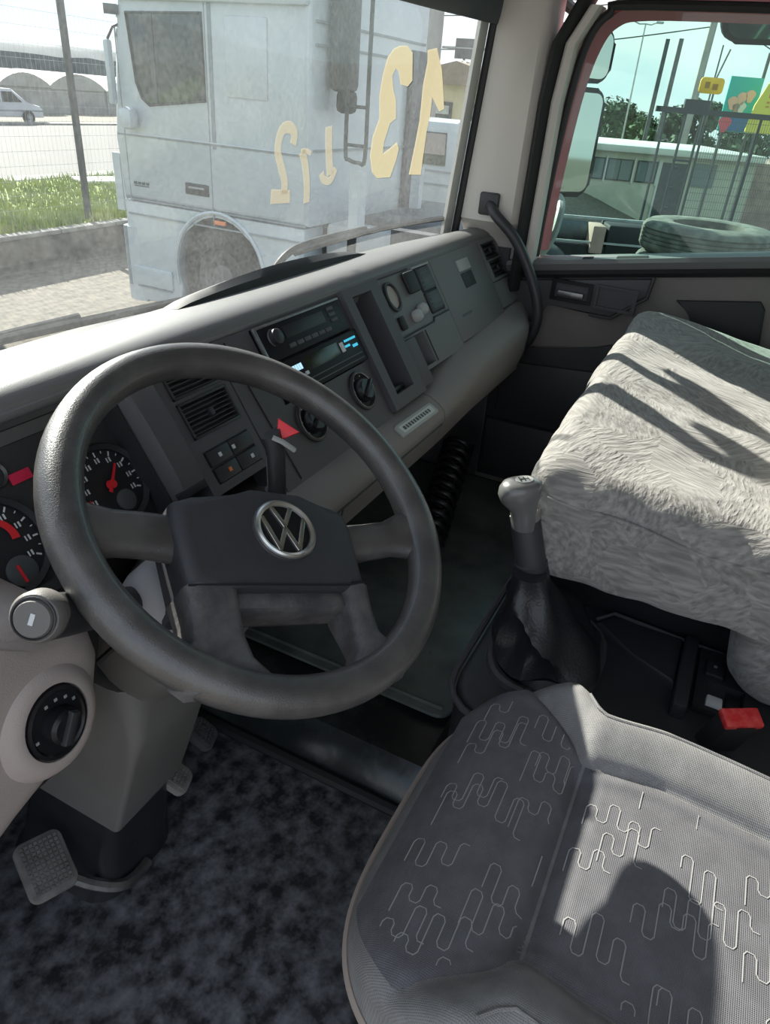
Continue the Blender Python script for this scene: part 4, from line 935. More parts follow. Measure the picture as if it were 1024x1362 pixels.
# oval frame of the gaiter
oc = (0.045, 0.115)
def oval(rx, ry, z, n=36, k=2.6): return [(oc[0] + rx * math.copysign(abs(math.cos(2 * math.pi * i / n)) ** (2 / k), math.cos(2 * math.pi * i / n)), oc[1] + ry * math.copysign(abs(math.sin(2 * math.pi * i / n)) ** (2 / k), math.sin(2 * math.pi * i / n)), z) for i in range(n)]
g = G(); g.loft([oval(0.132, 0.098, CZ - 0.004), oval(0.130, 0.096, CZ + 0.010), oval(0.124, 0.090, CZ + 0.014), oval(0.116, 0.082, CZ + 0.012), oval(0.113, 0.079, CZ + 0.001)], caps=False)
obj('gaiter_frame', g, M['dash'], cons)
# raised tray behind the gaiter
g = G(); g.prism([(0.06, -0.095), (0.193, -0.095), (0.193, 0.03), (0.155, 0.055), (0.10, -0.02)], CZ - 0.005, CZ + 0.018, 0.006); g.box(0.0, 0.193, -0.120, -0.096, CZ - 0.004, CZ + 0.03, 0.006)
obj('tray_ridge', g, M['console'], cons)
g = G(); g.tube([(0.193, -0.30, CZ + 0.004), (0.193, 0.03, CZ + 0.021), (0.16, 0.056, CZ + 0.02)], 0.0035, 6); obj('tray_edge', g, M['dash'], cons)
TC = frame((0.115, -0.165, CZ), (0, -1, 0), z=(0, 0, 1))   # u rearwards, v to the right... switch plate
g = G(); g.holed(-0.038, 0.055, -0.085, 0.078, 0.010, [(-0.030, 0.008, 0.000, 0.052, 0.004), (-0.020, 0.038, -0.075, -0.010, 0.020)], T=TC @ Matrix.Translation((0, 0, 0.014)))
sp_ = obj('switch_plate', g, M['dash_dark'], cons)
g = G(); g.box(-0.026, 0.004, 0.004, 0.048, 0.008, 0.018, 0.003, T=TC); rk = obj('rocker_switch', g, M['dash_dark'], sp_)
g = G(); g.box(-0.014, -0.009, 0.024, 0.030, 0.018, 0.0186, T=TC); obj('symbol', g, M['greytab'], sp_, smooth=0)
g = G(); g.box(-0.019, 0.006, -0.073, -0.050, 0.000, 0.019, 0.003, T=TC); obj('socket_cap', g, M['white_print'], sp_)['label'] = 'small white cap'
g = G(); g.box(0.012, 0.036, -0.045, -0.014, -0.004, 0.006, 0.002, T=TC); obj('socket_well', g, M['black'], sp_)

lever = thing('gear_lever', 'tall dark gear lever with a grey pistol knob and crumpled black gaiter', 'gear lever', (0.03, 0.12, CZ))
LB = V((0.035, 0.120, CZ)); LT = V((-0.026, 0.205, 0.640)); LD = (LT - LB).normalized()
rings = []
n = 40
for j in range(15):
    t = j / 14; z = CZ + 0.004 + (0.535 - CZ) * 0.80 * t
    c = LB.lerp(LT, (z - CZ) / (LT.z - CZ)); c = V((oc[0], oc[1], z)).lerp(c, sstep(0, 0.7, t))
    rx = 0.113 * (1 - t) ** 1.35 + 0.030; ry = 0.078 * (1 - t) ** 1.35 + 0.028
    if t < 0.12: rx, ry = 0.113 - t * 0.1, 0.079 - t * 0.08
    ring = []
    for i in range(n):
        a = 2 * math.pi * i / n
        w = 1 + (0.16 * math.sin(3 * a + 7 * t) + 0.10 * math.sin(5 * a - 9 * t + 1) + 0.12 * noise.noise(V((math.cos(a) * 1.8, math.sin(a) * 1.8, t * 4)))) * math.sin(math.pi * min(1, t * 1.02)) ** 0.7
        ring.append((c.x + rx * w * math.cos(a), c.y + ry * w * math.sin(a), z + 0.010 * math.sin(4 * a + 5 * t) * math.sin(math.pi * t)))
    rings.append(ring)
g = G(); g.loft(rings); obj('gaiter', g, M['leather'], lever, smooth=32)
TL_ = frame(LB, (1, 0.2, 0), z=LD) @ Matrix.Diagonal((1, 1, 0.86, 1)); LL = (LT - LB).length
g = G(); g.lathe([(0.0001, 0.13), (0.026, 0.13), (0.0285, 0.20), (0.0275, 0.215), (0.026, 0.218)], 24, T=TL_); obj('gaiter_neck', g, M['leather'], lever)
g = G(); g.lathe([(0.0265, 0.212), (0.0275, 0.216), (0.0275, 0.226), (0.0255, 0.228), (0.0250, 0.235), (0.0240, 0.325), (0.022, 0.332), (0.0001, 0.334)], 28, T=TL_); obj('shaft_sleeve', g, M['console'], lever)
g = G(); g.lathe([(0.0245, 0.318), (0.026, 0.322), (0.0255, 0.334), (0.0225, 0.336)], 24, T=TL_, a0=2.2, a1=5.0); obj('release_ring', g, M['chrome'], lever)
# pistol knob: neck swelling into a head that overhangs to the front left
TKN = frame(LB + LD * 0.325 * 0.86, V((-0.62, 0.78, 0.0)), z=LD)   # local x = overhang direction (to the left in view), z = up the lever
KS = 0.80
def kring(cx, rx, ry, z, tilt=0.0, n=24, k=2.3):
    o = []
    for i in range(n):
        a = 2 * math.pi * i / n; x = rx * math.copysign(abs(math.cos(a)) ** (2 / k), math.cos(a)); y = ry * math.copysign(abs(math.sin(a)) ** (2 / k), math.sin(a))
        o.append(TKN @ V((KS * (cx + x), KS * y, z * 0.92 + tilt * x)))
    return o
g = G(); g.loft([kring(0, 0.021, 0.021, 0.0), kring(0.002, 0.023, 0.023, 0.012), kring(0.005, 0.024, 0.023, 0.030), kring(0.010, 0.029, 0.0245, 0.044, -0.15), kring(0.016, 0.037, 0.027, 0.056, -0.15), kring(0.019, 0.041, 0.029, 0.068, -0.12), kring(0.019, 0.0405, 0.029, 0.078, -0.10), kring(0.018, 0.036, 0.026, 0.086, -0.08), kring(0.017, 0.025, 0.018, 0.090, -0.06), kring(0.017, 0.010, 0.007, 0.0912, -0.06)])
obj('knob', g, M['knob'], lever, smooth=70)
g = G(); g.loft([kring(0.015, 0.017, 0.013, 0.0890, -0.06), kring(0.015, 0.0165, 0.0125, 0.0920, -0.06)]); kd = obj('shift_plate', g, M['greytab'], lever)
g = G()
for dx in (-0.007, 0.0, 0.007):
    g.box(0.012 + dx - 0.0009, 0.012 + dx + 0.0009, -0.006, 0.006, 0.0828, 0.0852, T=TKN)
g.box(0.005, 0.019, -0.0009, 0.0009, 0.0828, 0.0852, T=TKN)
obj('shift_pattern', g, M['dash_dark'], kd)

# coiled air hose under the dash
hose = G(); pts = []
A = V((0.560, 0.600, 0.24)); B = V((0.700, 0.60, 0.30))
A = V((0.50, 0.53, 0.145)); B = V((0.86, 0.60, 0.27))
dx_ = (B - A).normalized(); s1 = dx_.cross(V((0, 0, 1))).normalized(); s2 = s1.cross(dx_)
for i in range(11 * 12 + 1):
    a = 2 * math.pi * i / 12; c = A.lerp(B, i / 132)
    pts.append(c + s1 * 0.040 * math.cos(a) + s2 * 0.040 * math.sin(a))
hose.tube(pts, 0.0085, 8)
tag(obj('coiled_hose', hose, M['gloss'], smooth=70), 'black coiled hose on the cab floor below the dashboard', 'hose')

# =================================================================== SEATS
def cushion(outl, side, K, h, disp=None):
    """outl: outline points; side: [(inset, z)] from the bottom up; then K rings inwards on surface h(x,y)."""
    cx = sum(p[0] for p in outl) / len(outl); cy = sum(p[1] for p in outl) / len(outl)
    hx = max(abs(p[0] - cx) for p in outl); hy = max(abs(p[1] - cy) for p in outl)
    rings = []
    for ins, dz in side:
        r = []
        for x, y in outl:
            X = cx + (x - cx) * (1 - ins / hx); Y = cy + (y - cy) * (1 - ins / hy)
            z = dz if dz > 0.2 else h(X, Y) + dz
            p = V((X, Y, z)); r.append(disp(p, False) if disp else p)
        rings.append(r)
    i0 = side[-1][0]
    for k in range(1, K + 1):
        s = 1 - (k / K) ** 0.9 * 0.985; r = []
        for x, y in outl:
            X = cx + (x - cx) * (1 - i0 / hx) * s; Y = cy + (y - cy) * (1 - i0 / hy) * s
            p = V((X, Y, h(X, Y))); r.append(disp(p, True) if disp else p)
        rings.append(r)
    g = G(); g.loft(rings); return g
def dense(outl, step):
    o = []
    for i in range(len(outl)):
        a = V((*outl[i], 0)); b = V((*outl[(i + 1) % len(outl)], 0)); n = max(1, int((b - a).length / step))
        o += [(a.lerp(b, j / n).x, a.lerp(b, j / n).y) for j in range(n)]
    return o

# ---- driver seat
SX = -0.405
dseat = thing('driver_seat', 'charcoal fabric driver seat cushion with stitched meander pattern and grey side bolsters', 'seat', (SX, -0.12, 0.08))
def seat_half(y):      # half width of the centre insert at y
    if y >= 0.0: return 0.134 + 0.105 * min(1.0, y / 0.12) ** 0.8
    return 0.134 + 0.012 * sstep(0, -0.1, y) - 0.01 * sstep(-0.1, -0.4, y)
def out_half(y):       # half width of the whole cushion outline at y
    t = min(1.0, abs((y + 0.145) / 0.338)); return 0.262 * (1 - t ** 3.6) ** (1 / 3.6)
def seat_h(x, y):
    u = abs(x - SX); hw = seat_half(y)
    z = 0.418 + 0.012 * math.exp(-((y - 0.075) / 0.06) ** 2) - 0.035 * sstep(0.12, 0.20, y)
    z += 0.040 * sstep(hw - 0.03, hw + 0.06, u) * sstep(0.16, 0.03, y) - 0.050 * sstep(hw + 0.055, hw + 0.13, u) * sstep(0.19, 0.08, y)
    z -= 0.012 * math.exp(-(y / 0.014) ** 2) * sstep(hw + 0.01, hw - 0.03, u)
    z -= 0.006 * math.exp(-((u - hw) / 0.007) ** 2)
    z -= 0.010 * sstep(-0.05, -0.3, y)
    return z
outl = []
for i in range(120):
    a = 2 * math.pi * i / 120; c, s = math.cos(a), math.sin(a); k = 3.6
    outl.append((SX + 0.262 * math.copysign(abs(c) ** (2 / k), c), -0.145 + 0.338 * math.copysign(abs(s) ** (2 / k), s)))
outl = dense(outl, 0.012)
g = cushion(outl, [(0.030, 0.300), (0.008, 0.310), (0.0, 0.335), (0.0, 0.352), (0.002, -0.030), (0.006, -0.018), (0.014, -0.008), (0.024, -0.002)], 60, seat_h)
obj('side_bolster', g, M['seat_side'], dseat, smooth=60)['label'] = 'plain grey fabric of the cushion edge and side bolsters'
def insert(name, y0, y1, label):
    g = G()
    def fn(u, v):
        y = y0 + (y1 - y0) * v; hw = min(seat_half(y) - 0.002, out_half(y) - 0.016)
        # the front edge of the front insert is bowed
        yy = y
        x = SX + (2 * u - 1) * hw
        e = min(u, 1 - u) * 2 * hw; f = min(v, 1 - v) * abs(y1 - y0)
        return V((x, yy, seat_h(x, yy) + 0.0005 + 0.0045 * sstep(0, 0.016, e) * sstep(0, 0.016, f)))
    g.grid(fn, 56, 40)
    o = obj(name, g, M['seat_fab'], dseat, smooth=60); o['label'] = label; return o
insert('front_insert', 0.002, 0.172, 'charcoal patterned front panel of the cushion')
insert('centre_insert', -0.44, -0.002, 'charcoal patterned centre panel of the cushion')
# stitched meander pattern
g = G(); rnd = random.Random(11)
def ok(x, y):
    yy = min(0.165, max(-0.40, y)); return abs(x - SX) < min(seat_half(yy) - 0.012, out_half(yy) - 0.04) and (0.010 < y < 0.158 - 0.030 * ((x - SX) / 0.24) ** 2 or -0.40 < y < -0.010)
def lift(x, y): return V((x, y, seat_h(x, y) + 0.0056))
def meander(x, y, n, dirx):
    p = 0.0125; pts = []; lens = [rnd.uniform(0.018, 0.055) for _ in range(n)]; cur = x
    ctl = [(cur, y)]
    for i in range(n):
        d = 1 if (i % 2 == 0) else -1
        cur2 = cur + d * lens[i] * (1.0 if i % 2 == 0 else rnd.uniform(0.5, 1.15)); yy = y - i * p * dirx
        # rounded turn
        r = p / 2
        ctl += [(cur2 - d * r * 0.7, yy), (cur2, yy - r * dirx * 0.45), (cur2, yy - r * 1.55 * dirx), (cur2 - d * r * 0.7, yy - p * dirx)]
        cur = cur2
    seg = []
    for a, b in zip(ctl[:-1], ctl[1:]):
        L_ = math.hypot(b[0] - a[0], b[1] - a[1]); k = max(1, int(L_ / 0.006))
        for j in range(k): seg.append((a[0] + (b[0] - a[0]) * j / k, a[1] + (b[1] - a[1]) * j / k))
    run = []
    for q in seg:
        if ok(*q): run.append(lift(*q))
        else:
            if len(run) > 3: ribbon(g, run, 0.0012)
            run = []
    if len(run) > 3: ribbon(g, run, 0.0012)
yy = 0.150; row = 0
for X0 in [SX - 0.25 + 0.050 * i for i in range(11)]:
    y = 0.150 - rnd.uniform(0, 0.02)
    while y > -0.40:
        n = rnd.choice((4, 5, 6, 7, 8)); meander(X0 + rnd.uniform(-0.012, 0.012), y, n, 1); y -= n * 0.0135 + rnd.uniform(0.010, 0.022)
stuff(obj('stitched_pattern', g, M['thread'], dseat, smooth=0))['label'] = 'pale grey stitched meander lines'
# seams
for s in (-1, 1):
    g = G(); g.tube([V((SX + s * (seat_half(y) + 0.062), y, seat_h(SX + s * (seat_half(y) + 0.062), y) + 0.0005)) for y in [0.02 - 0.42 * i / 30 for i in range(31)]], 0.0022, 6); obj('bolster_seam', g, M['seat_side'], dseat)
g = G(); g.tube([(p[0] * 1.0 + (p[0] - SX) * 0.004, p[1] + 0.001, 0.350) for p in outl], 0.0048, 6, closed=True); obj('edge_piping', g, M['piping'], dseat)['label'] = 'tan edge piping'
g = G(); g.prism(rrect(SX - 0.20, SX + 0.20, -0.40, 0.12, 0.05), 0.10, 0.30, 0.01); g.prism(rrect(SX - 0.17, SX + 0.17, -0.38, 0.06, 0.04), 0.0, 0.11, 0.01); obj('seat_base', g, M['black'], dseat)

# ---- passenger bench
bench = thing('passenger_bench', 'passenger bench under a light grey plush cover with pale and shaded patches', 'seat', (0.49, 0.0, 0.08))
BX0, BX1, BY0, BY1 = 0.030, 0.935, -0.30, 0.212
def bench_h(x, y):
    z = 0.668 + 0.078 * (x - BX0) - (0.08 + 0.07 * sstep(0, 0.5, x)) * max(0, 0.18 - y)
    z += 0.012 * math.sin((x - BX0) / (BX1 - BX0) * math.pi) + 0.004 * noise.noise(V((x * 7, y * 7, 0)))
    return z
def bdisp(p, top):
    n = noise.noise(p * 9.0) * 0.007 + noise.noise(p * 24.0) * 0.0025
    # loose wrinkles on the side cloth
    if not top:
        w = 0.006 * math.sin((p.y * 1.0 + p.z * 1.4) * 46 + 3 * noise.noise(p * 8)) * max(0, noise.noise(p * 6 + V((4, 1, 2))) + 0.25)
        out_ = V((p.x - 0.48, (p.y + 0.05) * 1.4, 0)).normalized()
        return p + out_ * (n + w)
    return p + V((0, 0, n * 0.8))
outl = dense(rrect(BX0, BX1, BY0, BY1, 0.045, 8), 0.009)
g = cushion(outl, [(0.05, 0.478), (0.02, 0.474), (0.008, 0.482), (0.003, 0.50), (0.004, 0.53), (0.002, 0.56), (0.0, 0.59), (0.0, -0.050), (0.001, -0.040), (0.005, -0.026), (0.012, -0.014), (0.022, -0.006), (0.034, -0.001)], 44, bench_h, bdisp)
obj('cushion_cover', g, M['plush'], bench, smooth=75)['label'] = 'light grey brushed plush cushion cover'
g = G()
g.tube([V((BX0 + 0.001, y, bench_h(BX0, y) - 0.046 + 0.003 * math.sin(y * 30))) + V((-0.003, 0, 0)) for y in [0.17 - 0.40 * i / 20 for i in range(21)]], 0.003, 6)
obj('cover_seam', g, M['plush'], bench)
g = G(); g.prism(rrect(0.215, 0.92, -0.42, 0.17, 0.03), 0.10, 0.47, 0.01); obj('bench_base', g, M['black'], bench)
# backrest under the same cover
outl = dense(rrect(0.035, 0.925, -0.345, -0.150, 0.075, 8), 0.012)
def back_h(x, y): return 1.05
def bk(p, top):
    n = noise.noise(p * 10) * 0.008 + noise.noise(p * 26) * 0.003
    o = V((p.x - 0.48, (p.y + 0.25) * 3, 0)).normalized() if abs(p.y + 0.25) > 1e-4 else V((1, 0, 0))
    return V((p.x, p.y - 0.20 * max(0, p.z - 0.6), p.z)) + (o * n if not top else V((0, 0, n)))
g = cushion(outl, [(0.06, 0.345), (0.03, 0.350), (0.012, 0.375), (0.004, 0.42), (0.0, 0.47), (0.0, 0.53), (0.0, 0.60), (0.0, 0.70), (0.0, 0.80), (0.0, 0.90), (0.003, 0.97), (0.012, 1.01), (0.03, 1.04)], 12, back_h, bk)
obj('backrest_cover', g, M['plush'], bench, smooth=75)

# ---- seat belt buckle
bk_ = thing('seat_belt_buckle', 'seat belt buckle with a bright red button between the seats', 'seat belt buckle', (-0.045, -0.19, 0.30))
TBK = frame((-0.048, -0.183, 0.400), (0.85, -0.52, 0.02), z=(-0.35, -0.42, 0.84)); 
TBK = frame((-0.048, -0.183, 0.400), (0.50, -0.86, 0.03), z=(-0.30, -0.15, 0.94))
g = G(); g.box(-0.027, 0.027, -0.016, 0.016, -0.105, -0.002, 0.006, T=TBK); obj('buckle_body', g, M['dash_dark'], bk_)
g = G(); g.box(-0.0285, 0.0285, -0.0145, 0.0145, -0.006, 0.007, 0.003, T=TBK); rb = obj('release_button', g, M['redbuckle'], bk_); rb['label'] = 'worn red release button'
g = G(); g.box(-0.012, 0.016, -0.0152, -0.0132, -0.001, 0.002, T=TBK); obj('tongue_slot', g, M['black'], rb)
g = G(); g.box(-0.020, 0.020, -0.006, 0.006, -0.20, -0.10, 0.004, T=TBK); obj('buckle_stalk', g, M['rubber'], bk_)

# =================================================================== OUTSIDE : GROUND
HV = V((0.911, 0.413, 0)); RV = V((0.413, -0.911, 0)); CXY = V((-0.95, 0, 0))
def D3(D, r, z): p = CXY + HV * D + RV * r; return V((p.x, p.y, z))
def gz(x, y):
    d = (V((x, y, 0)) - CXY).dot(HV)
    return -1.2 - 0.05 * max(0, d - 5) * sstep(7.0, 3.0, y)
g = G(); g.grid(lambda u, v: V((-12 + 62 * u, -42 + 50.35 * v, gz(-12 + 62 * u, -42 + 50.35 * v) if True else 0)), 80, 70)
o = struct('yard_ground', g, M['paving']); o['label'] = 'sunlit yard of small worn cobbles and earth'
def road_z(y): return -0.80 - 0.04 * (y - 12.4)
g = G(); g.box(-30, 60, 8.42, 12.6, -1.3, -0.75)
struct('grass_verge', g, M['grassbase'])
g = G(); g.add([(-60, 12.6, road_z(12.6)), (120, 12.6, road_z(12.6)), (120, 39, road_z(39)), (-60, 39, road_z(39)), (-60, 12.6, -3), (120, 12.6, -3), (120, 39, -4), (-60, 39, -4)], [(0, 1, 2, 3), (4, 5, 1, 0), (3, 2, 6, 7)])
struct('road', g, M['asphalt'])
g = G(); g.box(-60, 120, 12.45, 13.0, -1.2, -0.74); g.box(-60, 120, 37.6, 38.6, -3, road_z(38) + 0.10)
struct('road_kerb', g, M['concrete'])
g = G(); g.add([(-80, 39, road_z(39)), (200, 39, road_z(39)), (260, 160, -4.0), (-160, 160, -4.0)], [(0, 1, 2, 3)])
struct('far_ground', g, mat('dry far ground', (0.16, 0.14, 0.11), 0.95, col2=(0.10, 0.13, 0.05), vscale=0.25, lo=0.5, hi=0.6))
# low kerb wall with its individual blocks
g = G(); g.box(-6, 24, 8.36, 8.5, -1.25, -0.765)
kw = struct('kerb_wall', g, M['kerb'], label='dirty low concrete kerb wall at the grass edge')
x = 3.2; i = 0
while x < 12:
    L_ = 0.98; g = G(); g.box(x, x + L_ - 0.012, 8.33, 8.50, -0.80, -0.745, 0.012); obj('coping_block', g, M['concrete'], kw)
    x += L_
# grass blades
g = G(); rnd = random.Random(3)
for i in range(16000):
    x = rnd.uniform(4, 17); y = 8.52 + (rnd.random() ** 1.5) * 3.9; h = rnd.uniform(0.05, 0.16) * (1.3 if y < 9.2 else 0.9); a = rnd.uniform(0, 6.28); w = 0.018
    lx, ly = rnd.uniform(-.04, .04), rnd.uniform(-.04, .04); c, s = math.cos(a) * w, math.sin(a) * w
    g.add([(x - c, y - s, -0.75), (x + c, y + s, -0.75), (x + lx, y + ly, -0.75 + h)], [(0, 1, 2)])
o = stuff(obj('verge_grass', g, M['grass'], smooth=0)); tag(o, 'bright green grass growing on the verge behind the kerb wall', 'grass')
T = frame((10.3, 11.5, -0.71), (0.9, -0.45, 0), z=(0, 0, 1)); g = G(); g.box(-0.75, 0.75, -0.35, 0.35, -0.03, 0.03, 0.02, T=T)
tag(obj('concrete_slab', g, M['whitewall']), 'pale flat slab lying on the grass', 'slab')

# =================================================================== FENCE ON THE LEFT
fen = thing('mesh_fence', 'dark leaning post with wire mesh fence on the grass verge', 'fence', (6.85, 8.56, -0.76))
def lean(z): return (z + 0.76) * -0.02
g = G(); g.tube([(6.85, 8.58, z) for z in (-0.9, 1.0, 3.2)], 0.048, 8); obj('fence_post', g, M['darkpost'], fen)
g = G(); g.tube([(4.4, 8.58, -0.9), (4.4, 8.58, 3.2)], 0.055, 8); obj('fence_post', g, M['darkpost'], fen)
g = G(); g.tube([(9.3, 8.58, -0.9), (9.3, 8.58, 3.2)], 0.055, 8); obj('fence_post', g, M['darkpost'], fen)
g = G()
for i in range(int(5.0 / 0.07)):
    x = 4.4 + i * 0.07; g.add([(x - .0014, 8.60, -0.70), (x + .0014, 8.60, -0.70), (x + .0014, 8.60, 1.7), (x - .0014, 8.60, 1.7)], [(0, 1, 2, 3)])
for j in range(15):
    z = -0.68 + j * 0.17; g.add([(4.4, 8.602, z - .0018), (9.3, 8.602, z - .0018), (9.3, 8.602, z + .0018), (4.4, 8.602, z + .0018)], [(0, 1, 2, 3)])
stuff(obj('wire_mesh', g, M['galv'], fen, smooth=0))

# =================================================================== FAR LEFT: van, sheds, hills
def make_wheel(name, c, r, w, axis, parent, hub='galv', rubber='tyre'):
    T = frame(c, (0, 0, 1) if abs(axis.z) < 0.9 else (1, 0, 0), z=axis)
    g = G(); g.lathe([(r * 0.60, -w / 2), (r * 0.92, -w / 2), (r, -w * 0.36), (r, w * 0.36), (r * 0.92, w / 2), (r * 0.60, w / 2), (r * 0.58, w * 0.2), (r * 0.58, -w * 0.2)], 36, T=T); t = obj(name, g, M[rubber], parent)
    g = G(); g.lathe([(r * 0.60, w * 0.42), (r * 0.55, w * 0.25), (r * 0.30, w * 0.12), (r * 0.26, w * 0.34), (r * 0.20, w * 0.36), (0.0001, w * 0.36)], 28, T=T)
    for i in range(8):
        a = 2 * math.pi * i / 8; p = V((math.cos(a), math.sin(a), 0)) * r * 0.36
        g.lathe([(0.014 * r / .5, w * .24), (0.014 * r / .5, w * .12)], 6, T=T @ Matrix.Translation(p))
    obj('rim', g, M[hub], t); return t
van = thing('van', 'pale grey van parked across the road in front of the sheds', 'van', (29.5, 39.6, -1.86))
VX0, VX1, VZ = 26.3, 32.2, -1.86
side = [(VX0, VZ + 0.35), (VX0, VZ + 1.55), (VX0 + 0.25, VZ + 1.72), (30.3, VZ + 1.72), (31.1, VZ + 1.05), (32.0, VZ + 0.92), (32.2, VZ + 0.75), (32.2, VZ + 0.32)]
TVn = frame((0, 39.0, 0), (1, 0, 0), z=(0, -1, 0))
g = G(); g.prism(side, -1.7, 0.0, 0.06, T=TVn); obj('body', g, mat('van silver paint', (0.50, 0.52, 0.55), 0.35), van)
for a, b in ((26.6, 27.5), (27.6, 28.5), (28.6, 29.45)):
    g = G(); g.prism([(a, VZ + 1.08), (b, VZ + 1.08), (b, VZ + 1.58), (a, VZ + 1.58)], 0.0, 0.02, 0, T=TVn); obj('side_window', g, M['darkglass'], van)
g = G(); g.prism([(29.6, VZ + 1.08), (30.85, VZ + 1.08), (30.25, VZ + 1.58), (29.6, VZ + 1.58)], 0.0, 0.02, 0, T=TVn); obj('side_window', g, M['darkglass'], van)
for xw in (27.2, 31.1): make_wheel('wheel', V((xw, 38.95, VZ + 0.33)), 0.36, 0.22, V((0, -1, 0)), van)
g = G(); g.box(VX0, VX1, 38.99, 39.02, VZ + 0.62, VZ + 0.70); obj('side_moulding', g, M['paintline'], van)
g = G()
for k in range(3): g.box(27.2 + k * 1.1, 27.26 + k * 1.1, 39.2, 40.5, VZ + 1.72, VZ + 1.82)
g.box(27.0, 29.8, 39.25, 39.3, VZ + 1.80, VZ + 1.85); obj('roof_rack', g, M['galv'], van)

def shed(x0, x1, y, z0, hw, ht, label, m1, bays):
    t = thing('greenhouse', label, 'greenhouse', ((x0 + x1) / 2, y, z0))
    w = (x1 - x0) / bays
    g = G(); g.box(x0, x1, y, y + 14, z0, z0 + hw); obj('side_wall', g, M[m1], t)
    for b in range(bays):
        arc = [(x0 + b * w + w * i / 10, z0 + hw + (ht - hw) * math.sin(math.pi * i / 10) ** 0.8) for i in range(11)]
        g = G(); g.prism(arc, -14, 0.1, 0, T=frame((0, y, 0), (1, 0, 0), z=(0, -1, 0))); obj('arched_roof', g, M['sheet'], t)
        g = G(); g.box(x0 + b * w - 0.06, x0 + b * w + 0.06, y - 0.12, y, z0, z0 + hw); obj('frame_post', g, M['galv'], t)
    for k in range(1, 4):
        pass
    return t
shed(34, 43.5, 51, -2.35, 2.0, 2.9, 'pale arched greenhouse beyond the van', 'sheet2', 2)
shed(43.9, 56, 52, -2.35, 1.9, 3.0, 'long grey greenhouse at the truck cab edge', 'sheet2', 2)
g = G(); prof = []
for i in range(61):
    x = -60 + 260 * i / 60; h = 4.6 + 1.3 * noise.noise(V((x * 0.02, 3, 0))) + 0.5 * noise.noise(V((x * 0.13, 1, 0))); prof.append((x, h))
rings = []
for x, h in prof: rings.append([(x, 150, -6), (x, 152, h - 1.5), (x, 158, h), (x, 175, h + 0.6), (x, 200, -6)])
g.loft(rings); struct('hills', g, M['hill'])

# =================================================================== WHITE TRUCK
XT = 5.2
trk = thing('truck', 'large white cab-over truck parked beyond the windscreen, seen from its left side', 'truck', (6.4, 4.9, -1.2))
TX = sideframe(XT)      # u = +Y (forward), v = z, n towards us
def tb(g, y0, y1, z0, z1, n0, n1, bev=0.0): return g.box(y0, y1, z0, z1, n0, n1, bev, T=TX)
# upper cab
up_poly = [(3.87, -0.03), (3.87, 2.55), (4.6, 2.75), (5.6, 2.55), (5.95, 1.75), (6.08, 1.60), (6.20, 0.55), (6.20, -0.03)]
g = G(); g.prism(up_poly, -2.45, 0.0, 0.05, T=TX, seg=3); obj('cab_shell', g, M['whitepaint'], trk)
# lower cab side with the wheel arch
arch = [(4.95 + 0.56 * math.cos(math.radians(a)), -0.66 + 0.60 * math.sin(math.radians(a))) for a in range(200, -21, -10)]
low = [(6.20, -0.05), (6.20, -1.02), (6.05, -1.10), (5.52, -1.10)] + arch[::-1] + [(4.36, -0.92), (3.90, -0.92), (3.90, -0.05)]
g = G(); g.prism(low, -0.35, -0.01, 0.02, T=TX); obj('lower_side', g, M['whitepaint'], trk)
g = G(); g.tube([TX @ V((4.95 + 0.585 * math.cos(math.radians(a)), -0.66 + 0.625 * math.sin(math.radians(a)), -0.005)) for a in range(195, -16, -10)], 0.022, 6); obj('arch_lip', g, M['whitepaint'], trk)
g = G(); g.prism([(4.40, -1.15), (5.5, -1.15), (5.5, -0.08), (4.40, -0.08)], -0.5, -0.34, 0, T=TX); obj('arch_liner', g, M['black'], trk)
# bumper corner, wind deflector and headlamp
g = G(); g.loft([[TX @ V((y, z, n)) for y, z, n in ((6.02, z0, -0.02), (6.16, z0, 0.015), (6.28, z0, -0.03), (6.36, z0, -0.3), (6.36, z0, -2.1), (6.0, z0, -2.1), (6.0, z0, -0.3))] for z0 in (-1.12, -1.0, -0.6, -0.32)]); obj('bumper', g, M['whitepaint'], trk)
g = G(); g.loft([[TX @ V((y, z0, n)) for y, n in ((6.20, 0.0), (6.29, 0.01), (6.33, -0.06), (6.24, -0.08))] for z0 in (-0.16, -0.05, 0.3, 0.40)]); obj('corner_deflector', g, M['whitepaint'], trk)
g = G(); tb(g, 6.20, 6.24, -0.95, -0.32, -0.02, 0.004); tb(g, 5.62, 6.20, -0.955, -0.94, -0.02, 0.004); tb(g, 5.60, 6.0, -0.925, -0.915, -0.02, 0.003); obj('step_joint', g, M['paintline'], trk)
g = G(); tb(g, 5.60, 6.16, -0.93, -0.72, -0.03, 0.012, 0.01); obj('entry_step', g, M['whitepaint'], trk)
# shut lines
g = G(); w = 0.010
tb(g, 4.985, 4.985 + w, -0.16, 2.2, -0.01, 0.0025); tb(g, 4.915, 4.955, 0.55, 1.75, -0.01, 0.006); tb(g, 3.88, 6.19, 0.575, 0.590, -0.01, 0.004)
tb(g, 3.88, 6.15, -0.035, -0.018, -0.01, 0.004); tb(g, 3.88, 6.15, -0.185, -0.170, -0.01, 0.004); tb(g, 6.08, 6.09, -0.03, 1.5, -0.01, 0.0025)
obj('shut_line', g, M['paintline'], trk)
g = G(); tb(g, 3.88, 6.0, 0.592, 0.604, -0.01, 0.012, 0.004); obj('side_rib', g, M['whitepaint'], trk)
g = G(); tb(g, 3.88, 6.02, 1.72, 1.80, -0.05, 0.05, 0.02); obj('roof_gutter', g, M['whitepaint'], trk)
